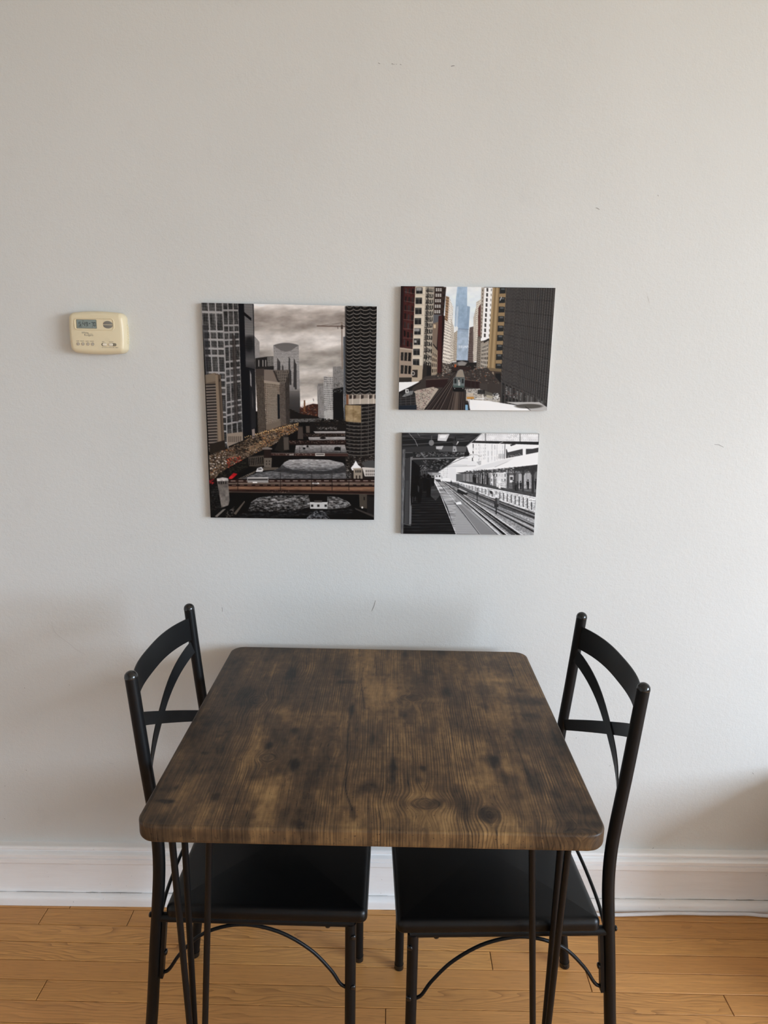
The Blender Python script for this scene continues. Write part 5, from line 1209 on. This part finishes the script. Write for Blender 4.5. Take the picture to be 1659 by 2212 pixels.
# ---- station platform, black and white
def paint_platform():
    p = Paint(1659, 1185, (26, 26, 28)); R = np.random.RandomState(12)
    g = lambda v: (v, v, v + 1)
    p.rect(0, 0, 1659, 1185, g(30))
    # bright town behind
    p.poly([(520, 60), (1560, 60), (1560, 640), (430, 600)], g(240))
    p.grid([(850, 170), (1000, 175), (1000, 340), (850, 380)], 6, 5, g(238), g(196), .4, .6, 14); p.grid([(1000, 180), (1200, 190), (1200, 340), (1000, 380)], 7, 3, g(226), g(200), .35, .8, 14)
    for x, y0, y1 in ((860, 180, 220), (858, 252, 278), (852, 322, 356)): p.rect(x, y0, x + 9, y1, g(44))
    for x in (935, 985, 1060, 1110, 1190): p.line([(x, 185), (x - 6, 340)], 4 if x < 1190 else 9, g(150 if x < 1190 else 70), .7)
    for k in range(8): p.line([(905, 200 + k * 18), (975, 190 + k * 18)], 2, g(170), .6)
    for k in range(6): p.line([(1128 + k * 10, 285), (1124 + k * 10, 330)], 4, g(90), .8)
    p.grid([(530, 420), (610, 415), (612, 530), (520, 530)], 6, 6, g(230), g(150), .4, .5, 20); p.poly([(612, 420), (690, 430), (690, 560), (612, 530)], g(216)); p.poly([(575, 415), (750, 345), (880, 360), (940, 400), (880, 420), (600, 420)], g(214), .8); p.line([(580, 415), (890, 405)], 4, g(120), .7); p.line([(600, 395), (800, 400)], 10, g(176), .5)
    p.line([(830, 292), (900, 292), (945, 312)], 5, g(150)); p.poly([(895, 365), (945, 350), (945, 395), (925, 398)], g(176)); p.grid([(905, 365), (942, 352), (942, 390), (920, 394)], 5, 3, g(200), g(90), .5, .5, 10)
    # garage deck at the right
    p.poly([(1200, 235), (1560, 195), (1560, 300), (1200, 330)], g(60)); p.poly([(1205, 225), (1330, 195), (1560, 180), (1560, 232), (1370, 232), (1218, 268)], g(234)); p.rect(1372, 230, 1405, 310, g(226)); p.poly([(1405, 245), (1560, 215), (1560, 265), (1405, 300)], g(56)); p.specks([(1215, 300), (1360, 280), (1360, 310), (1215, 325)], 60, [g(150), g(40), g(90)], 4, 8, 3)
    # overhead plate girder
    p.poly([(930, 60), (1560, 66), (1560, 165), (880, 150)], g(214)); p.grain(900, 66, 1560, 150, 50, 30, .22, 4); p.poly([(860, 148), (1560, 160), (1560, 192), (845, 170)], g(34)); p.line([(935, 72), (1550, 78)], 3, g(150))
    for k in range(30): p.ell(960 + k * 20, 84, 3, 3, g(120)); p.ell(960 + k * 20, 140, 3, 3, g(120), .7)
    for x in (990, 1345, 1538):
        for k in range(8): p.ell(x, 78 + k * 11, 5, 5, g(70)); 
    for x in (1268, 1290, 1225): p.specks([(x - 20, 90), (x + 30, 90), (x + 30, 145), (x - 20, 145)], 8, [g(110)], 3, 5, x)
    p.line([(1130, 178), (1170, 160)], 5, g(190)); p.poly([(1240, 190), (1340, 165), (1290, 192), (1250, 205)], g(50))
    # right canopy
    p.poly([(680, 475), (960, 400), (1200, 330), (1560, 262), (1560, 395), (1080, 440), (760, 478)], g(232)); p.poly([(760, 478), (960, 400), (1180, 340), (1320, 322), (1100, 415)], g(206), .8); p.line([(1085, 420), (1330, 318)], 3, g(120)); p.poly([(1310, 318), (1560, 264), (1560, 390), (1150, 432), (1090, 430)], g(242), .85)
    p.poly([(690, 476), (960, 452), (1300, 420), (1560, 390), (1560, 470), (1200, 470), (760, 490)], g(70)); p.specks([(760, 460), (1540, 400), (1540, 465), (780, 486)], 160, [g(30), g(120), g(170), g(50)], 6, 13, 6)
    p.poly([(1280, 425), (1560, 393), (1560, 455), (1300, 462)], g(40), .8)
    # platform crowd on the right
    p.poly([(690, 488), (1560, 466), (1560, 745), (1000, 640), (690, 575)], g(92)); p.grid([(760, 490), (1060, 480), (1050, 620), (760, 570)], 16, 1, g(150), g(60), .5, 1., 26); p.grid([(1040, 480), (1210, 475), (1200, 640), (1040, 620)], 6, 3, g(206), g(130), .5, .6, 30); p.grid([(1330, 490), (1460, 480), (1460, 640), (1330, 640)], 9, 1, g(190), g(110), .5, 1., 18); p.rect(1236, 505, 1276, 580, g(196)); p.rect(1242, 520, 1270, 552, g(60))
    p.grid([(1140, 560), (1200, 565), (1200, 645), (1140, 640)], 3, 4, g(232), g(120), .6, .6, 8)
    p.poly([(760, 560), (1030, 600), (1200, 640), (1300, 650), (1560, 690), (1560, 745), (1000, 640), (690, 575)], g(64))
    for x, w_ in ((870, 6), (1000, 8), (1075, 9), (1290, 12), (1375, 18), (1475, 26), (1220, 8), (960, 6), (920, 5)):
        p.line([(x, 450), (x, 560 + (x - 850) * .2)], w_, g(46)); p.line([(x, 520), (x - 22, 468), (x - 45, 455)], max(4, w_ * .5), g(56)); p.line([(x, 520), (x + 22, 468), (x + 45, 455)], max(4, w_ * .5), g(56))
    def person(x, y, h, c=24, seat=False):
        p.ell(x, y - h * .9, h * .075, h * .09, g(c)); p.poly([(x - h * .13, y - h * .78), (x + h * .13, y - h * .78), (x + h * .11, y - h * .42), (x - h * .11, y - h * .42)], g(c)); p.poly([(x - h * .10, y - h * .45), (x + h * .11, y - h * .45), (x + h * .09, y), (x - h * .07, y)], g(c))
    for x, y, h, c in ((885, 590, 90, 30), (915, 590, 92, 60), (960, 600, 80, 36), (1015, 605, 100, 44), (1110, 625, 110, 200), (1133, 640, 130, 210), (870, 580, 80, 24), (1425, 650, 105, 34), (1275, 650, 100, 60), (1320, 660, 96, 40), (1350, 650, 90, 34), (1300, 665, 80, 30), (1508, 650, 110, 36), (1090, 615, 100, 120)): person(x, y, h, c)
    # platform edge and rusty wall
    p.poly([(690, 562), (1000, 628), (1560, 742), (1560, 770), (1000, 650), (690, 575)], g(224)); p.line([(1000, 640), (1560, 756)], 4, g(120))
    p.poly([(690, 576), (1000, 650), (1560, 772), (1500, 885), (1200, 800), (900, 680), (690, 600)], g(196))
    for k in range(24):
        f_ = (k / 23) ** 1.25; x = 705 + f_ * 800; y0 = 580 + f_ * 185; y1 = 602 + f_ * 268; p.line([(x, y0), (x, y1)], 3 + 9 * f_, g(50)); p.specks([(x, y0 + 4), (x + 14 + 24 * f_, y0 + 8), (x + 14 + 24 * f_, y1 - 2), (x, y1 - 6)], 5, [g(104), g(150)], 3, 4 + 7 * f_, k)
    p.line([(700, 600), (900, 682), (1200, 802), (1490, 886)], 6, g(60)); p.rect(1432, 745, 1502, 782, g(214)); p.rect(1048, 655, 1072, 675, g(232)); p.line([(1440, 762), (1495, 770)], 8, g(130), .7); p.poly([(1030, 660), (1060, 668), (1060, 700), (1036, 690)], g(44))
    # trackbed
    p.poly([(470, 560), (690, 570), (900, 682), (1200, 802), (1500, 888), (1500, 1130), (900, 1130), (600, 700)], g(150))
    p.grain(480, 560, 1500, 1130, 14, 9, .5, 17)
    def rail(pts, w0, w1, c):
        n = 10; P = [np.array(a, float) for a in pts]
        for k in range(n):
            a = P[0] + (P[1] - P[0]) * k / n; b = P[0] + (P[1] - P[0]) * (k + 1) / n; p.line([a, b], w0 + (w1 - w0) * (k / n) ** 1.5, g(c))
    p.poly([(560, 560), (680, 580), (920, 700), (1500, 905), (1500, 960), (1180, 850), (800, 690)], g(74))
    for a, b, w0, w1, c in (((600, 570), (1500, 905), 3, 12, 30), ((600, 575), (1500, 925), 3, 12, 120), ((590, 575), (1500, 945), 3, 13, 36), ((560, 575), (1500, 1040), 3, 14, 34), ((556, 575), (1500, 1060), 3, 12, 150), ((552, 577), (1490, 1085), 3, 16, 30), ((640, 600), (1500, 1015), 2, 9, 50), ((570, 572), (1500, 1000), 2, 10, 176)): rail((a, b), w0, w1, c)
    p.poly([(820, 700), (1120, 820), (1500, 1000), (1500, 1095), (1400, 1090), (1080, 900), (760, 700)], g(122), .7); p.grain(760, 700, 1500, 1100, 10, 8, .6, 19)
    for a, b, w0, w1, c in (((700, 660), (1500, 1035), 4, 15, 40), ((690, 664), (1500, 1062), 3, 9, 190), ((690, 668), (1490, 1088), 4, 16, 32)): rail((a, b), w0, w1, c)
    for a, b, w0, w1, c in (((520, 560), (1110, 1120), 4, 14, 34), ((524, 560), (1140, 1120), 3, 12, 206), ((530, 560), (1190, 1120), 4, 26, 22), ((536, 560), (1215, 1120), 3, 10, 214), ((545, 560), (1280, 1120), 4, 32, 60), ((553, 560), (1330, 1120), 4, 26, 20), ((556, 560), (1370, 1120), 3, 9, 214)): rail((a, b), w0, w1, c)
    for k in range(26):
        f_ = (k / 25) ** 1.4; x = 700 + f_ * 520; y = 700 + f_ * 400; p.line([(x, y), (x + 14 + 40 * f_, y + 4 + 8 * f_)], 2 + 6 * f_, g(96), .55)
    p.poly([(700, 650), (720, 640), (805, 680), (800, 702), (755, 700), (700, 668)], g(34)); p.poly([(705, 640), (725, 632), (805, 672), (790, 682)], g(170))
    for x, y0, y1, s_ in ((905, 620, 780, 7), (1100, 715, 900, 12), (710, 565, 640, 4), (640, 545, 600, 4)): p.line([(x, y0), (x - 2, y1)], s_, g(30)); p.rect(x - s_ * 1.8, y0 + (y1 - y0) * .35, x + s_ * 1.8, y0 + (y1 - y0) * .35 + s_ * 4.4, g(44)); p.rect(x - s_, y0 - s_ * 1.2, x + s_, y0 + s_ * 1.6, g(214))
    p.poly([(1085, 740), (1130, 738), (1130, 800), (1088, 802)], g(54)); p.poly([(1108, 740), (1130, 738), (1130, 800), (1110, 800)], g(96))
    # left walkway strip: tactile plates and grating
    p.poly([(465, 560), (500, 560), (925, 1112), (685, 1106), (600, 830)], g(182)); p.poly([(500, 558), (524, 562), (1110, 1118), (925, 1112)], g(140))
    for k in range(75):
        f_ = (k / 74) ** 1.6; y = 640 + f_ * 465; xa = 515 + f_ * 172; xb = 575 + f_ * 350; p.line([(xa, y), (xb, y + 3)], 1.5 + 2.5 * f_, g(62), .75)
    for k in range(60):
        f_ = (k / 59) ** 1.5; y = 760 + f_ * 350; xa = 640 + f_ * 285; xb = 690 + f_ * 410; p.line([(xa, y), (xb, y + 4)], 1.5 + 2 * f_, g(60), .6)
    p.line([(468, 560), (545, 740), (600, 880), (684, 1106)], 8, g(226)); p.line([(500, 560), (600, 690), (760, 890), (925, 1112)], 5, g(40)); p.line([(505, 560), (606, 688), (768, 888), (935, 1112)], 3, g(196))
    p.poly([(683, 780), (735, 772), (746, 800), (692, 803)], g(240)); p.poly([(560, 620), (620, 690), (700, 790), (660, 780), (600, 700)], g(176), .6)
    p.poly([(640, 560), (700, 700), (860, 860), (800, 840), (660, 700)], g(80), .3)
    # dark platform, left
    p.poly([(120, 640), (460, 560), (520, 680), (684, 1106), (110, 1106)], g(20))
    for k in range(20):
        f_ = (k / 19) ** 1.5; y = 660 + f_ * 440; p.line([(240 - f_ * 110, y), (500 + f_ * 178, y - 3)], 2 + 4 * f_, g(44 + R.randint(26)), .7)
    p.poly([(430, 600), (470, 580), (530, 700), (480, 760), (420, 700)], g(64), .8); p.grain(240, 600, 684, 1106, 90, 7, .9, 23)
    # canopy overhead, left
    p.poly([(130, 55), (955, 66), (800, 205), (825, 285), (700, 330), (500, 475), (340, 470), (250, 540), (130, 620)], g(34))
    p.poly([(150, 60), (955, 70), (880, 150), (300, 120)], lambda X, Y: np.clip(np.array([44., 44, 46]) + ((fbm(X / 90, Y / 16, 33) - .5) * 70)[..., None], 12, 120))
    p.poly([(150, 110), (830, 150), (800, 206), (480, 200), (150, 170)], g(28)); p.poly([(480, 200), (800, 206), (790, 262), (520, 258)], g(78)); p.poly([(150, 215), (480, 200), (520, 262), (160, 262)], g(48)); p.poly([(660, 200), (690, 205), (700, 262), (654, 262)], g(150)); p.ell(674, 240, 6, 10, g(60))
    for y, c in ((98, 84), (140, 60), (190, 96), (268, 110), (330, 130)): p.line([(150, y), (830 - (y - 98) * .1, y - 40 + (y > 250) * 40)], 7, g(c), .7)
    p.poly([(510, 80), (624, 78), (590, 152), (502, 146)], g(196)); p.poly([(530, 92), (600, 90), (580, 120), (522, 120)], g(226)); p.poly([(486, 205), (562, 200), (545, 236), (488, 232)], g(176))
    p.ell(440, 168, 26, 30, g(116)); p.line([(440, 140), (444, 95)], 5, g(90)); p.ell(685, 168, 30, 28, g(50)); p.poly([(690, 195), (718, 160), (708, 150)], g(206)); p.line([(684, 110), (684, 145)], 8, g(20))
    p.line([(215, 70), (275, 140), (300, 200)], 6, g(150), .8); p.line([(300, 70), (322, 100)], 5, g(130), .7); p.line([(150, 105), (300, 110)], 4, g(92), .6)
    p.poly([(250, 262), (820, 262), (826, 290), (780, 312), (250, 330)], g(40)); p.specks([(260, 265), (800, 265), (780, 305), (260, 315)], 90, [g(84), g(20), g(116)], 5, 16, 37)
    p.line([(240, 332), (720, 322)], 12, g(112)); p.line([(240, 344), (700, 330)], 5, g(40)); p.line([(955, 72), (795, 205)], 8, g(150), .9); p.line([(840, 292), (640, 380), (500, 470)], 8, g(84), .8)
    p.poly([(780, 262), (830, 275), (822, 300), (772, 312)], g(24)); p.poly([(440, 362), (600, 345), (590, 382), (440, 385)], g(20)); p.specks([(340, 340), (640, 330), (540, 440), (350, 460)], 120, [g(70), g(20), g(120), g(46)], 6, 14, 39)
    for k in range(7): p.line([(268 + k * 22, 560 - k * 10), (272 + k * 22, 480 - k * 6), (330 + k * 22, 400 + k * 8)], 7 - k * .7, g(110), .75)
    p.poly([(340, 470), (480, 455), (530, 480), (480, 530), (340, 500)], g(70), .6); p.poly([(400, 470), (520, 480), (500, 530), (430, 520)], g(160), .6)
    p.poly([(440, 470), (530, 475), (560, 540), (470, 560)], g(150), .4); p.poly([(478, 500), (535, 496), (538, 550), (476, 552)], g(216)); p.rect(486, 502, 500, 520, g(80)); p.rect(512, 500, 530, 520, g(80)); p.poly([(470, 540), (530, 545), (535, 572), (490, 565)], g(60))
    # posts and waiting people on the left
    p.poly([(130, 60), (145, 235), (178, 235), (150, 1106), (118, 1106)], g(60)); p.poly([(152, 235), (176, 232), (150, 1100), (128, 1100)], g(96)); p.grain(120, 230, 190, 1106, 12, 60, .8, 43)
    p.poly([(178, 330), (250, 308), (228, 1000), (160, 990)], g(52)); p.poly([(228, 318), (252, 308), (232, 1000), (212, 1008)], g(104)); p.line([(232, 312), (218, 1000)], 3, g(146))
    for k in range(40):
        for q in range(3): p.ell(182 + q * 11 - k * .35, 560 + k * 11, 3, 3.5, g(88), .9)
    p.poly([(240, 340), (330, 420), (300, 620), (230, 820), (225, 700)], g(16)); p.poly([(155, 990), (230, 1005), (228, 1020), (150, 1000)], g(70))
    p.ell(298, 532, 26, 28, g(10)); p.poly([(262, 590), (300, 555), (330, 590), (345, 680), (330, 780), (300, 780), (292, 720), (245, 720), (240, 640)], g(10)); p.poly([(300, 600), (315, 620), (312, 680), (300, 660)], g(52)); p.line([(250, 720), (246, 780)], 4, g(70)); p.line([(275, 720), (272, 760)], 4, g(70))
    for x, y, h, c in ((408, 722, 235, 10), (368, 660, 175, 14), (330, 640, 140, 18), (455, 612, 112, 16), (432, 620, 120, 20)): person(x, y, h, c)
    p.poly([(384, 712), (428, 716), (430, 726), (384, 724)], g(8))
    return p

def srgb_lin(a): return np.where(a <= .04045, a / 12.92, ((a + .055) / 1.055) ** 2.4)
def hang_print(painting, quad, corners, nx, ny, label, edge, depth=.012, sat=1.0, gam=1.0):
    """corners on the wall (x, z): TL TR BR BL; a thin board with the picture on its front"""
    C = np.array(corners, float); ctr = C.mean(0)
    root = empty('photo_print', (ctr[0], 0, ctr[1]))
    tag(root, label, 'wall print', 'photo prints on the wall')
    Q = C - ctr
    n = (0, -1)
    v = [(x, -.0005, z) for x, z in Q] + [(x, -depth + .0004, z) for x, z in Q]
    build('board', v, [(0, 1, 2, 3), (7, 6, 5, 4), (0, 4, 5, 1), (1, 5, 6, 2), (2, 6, 7, 3), (3, 7, 4, 0)], edge, root)
    col = painting.sample(quad, nx, ny)
    lum = col.mean(-1, keepdims=True); col = np.clip(lum + (col - lum) * sat, 0, 1) ** gam
    V, U = np.mgrid[0:ny, 0:nx]; U = (U / (nx - 1))[..., None]; V = (V / (ny - 1))[..., None]
    P = Q[0] * (1 - U) * (1 - V) + Q[1] * U * (1 - V) + Q[2] * U * V + Q[3] * (1 - U) * V
    verts = np.stack([P[..., 0].ravel(), np.full(nx * ny, -depth), P[..., 1].ravel()], -1)
    idx = np.arange(nx * ny).reshape(ny, nx)
    F = np.stack([idx[:-1, :-1], idx[1:, :-1], idx[1:, 1:], idx[:-1, 1:]], -1).reshape(-1, 4)
    me = bpy.data.meshes.new('picture')
    me.vertices.add(len(verts)); me.vertices.foreach_set('co', verts.astype(np.float32).ravel())
    me.loops.add(F.size); me.loops.foreach_set('vertex_index', F.astype(np.int32).ravel())
    me.polygons.add(len(F)); me.polygons.foreach_set('loop_start', np.arange(0, F.size, 4, dtype=np.int32))
    me.update(calc_edges=True); me.validate()
    a = me.attributes.new('ink', 'FLOAT_COLOR', 'POINT')
    rgba = np.concatenate([np.clip(srgb_lin(col.reshape(-1, 3)) * 1.2 - .003, 0.002, .9), np.ones((nx * ny, 1))], 1)
    a.data.foreach_set('color', rgba.astype(np.float32).ravel())
    me.materials.append(M_PHOTO)
    link(bpy.data.objects.new('picture', me), root)
hang_print(paint_river(), [(60, 52), (1597, 92), (1570, 1957), (143, 1935)], [(-.4042, 1.5713), (-.0068, 1.5694), (-.0069, 1.0733), (-.4011, 1.0731)], 400, 500, 'tall print of a river between city towers, left of two smaller prints', M_EDGED, gam=1.12)
hang_print(paint_elevated(), [(115, 75), (1573, 97), (1490, 1258), (90, 1243)], [(.0469, 1.6144), (.3960, 1.6159), (.3936, 1.3411), (.0471, 1.3380)], 360, 290, 'wide colour print of elevated railway with train below a glass skyscraper', M_EDGE, sat=.72, gam=1.12)
hang_print(paint_platform(), [(142, 65), (1543, 77), (1485, 1122), (127, 1098)], [(.0558, 1.2841), (.3795, 1.2868), (.3811, 1.0411), (.0586, 1.0397)], 320, 250, 'black and white print of a train platform with tracks, lowest on the right', M_EDGE)
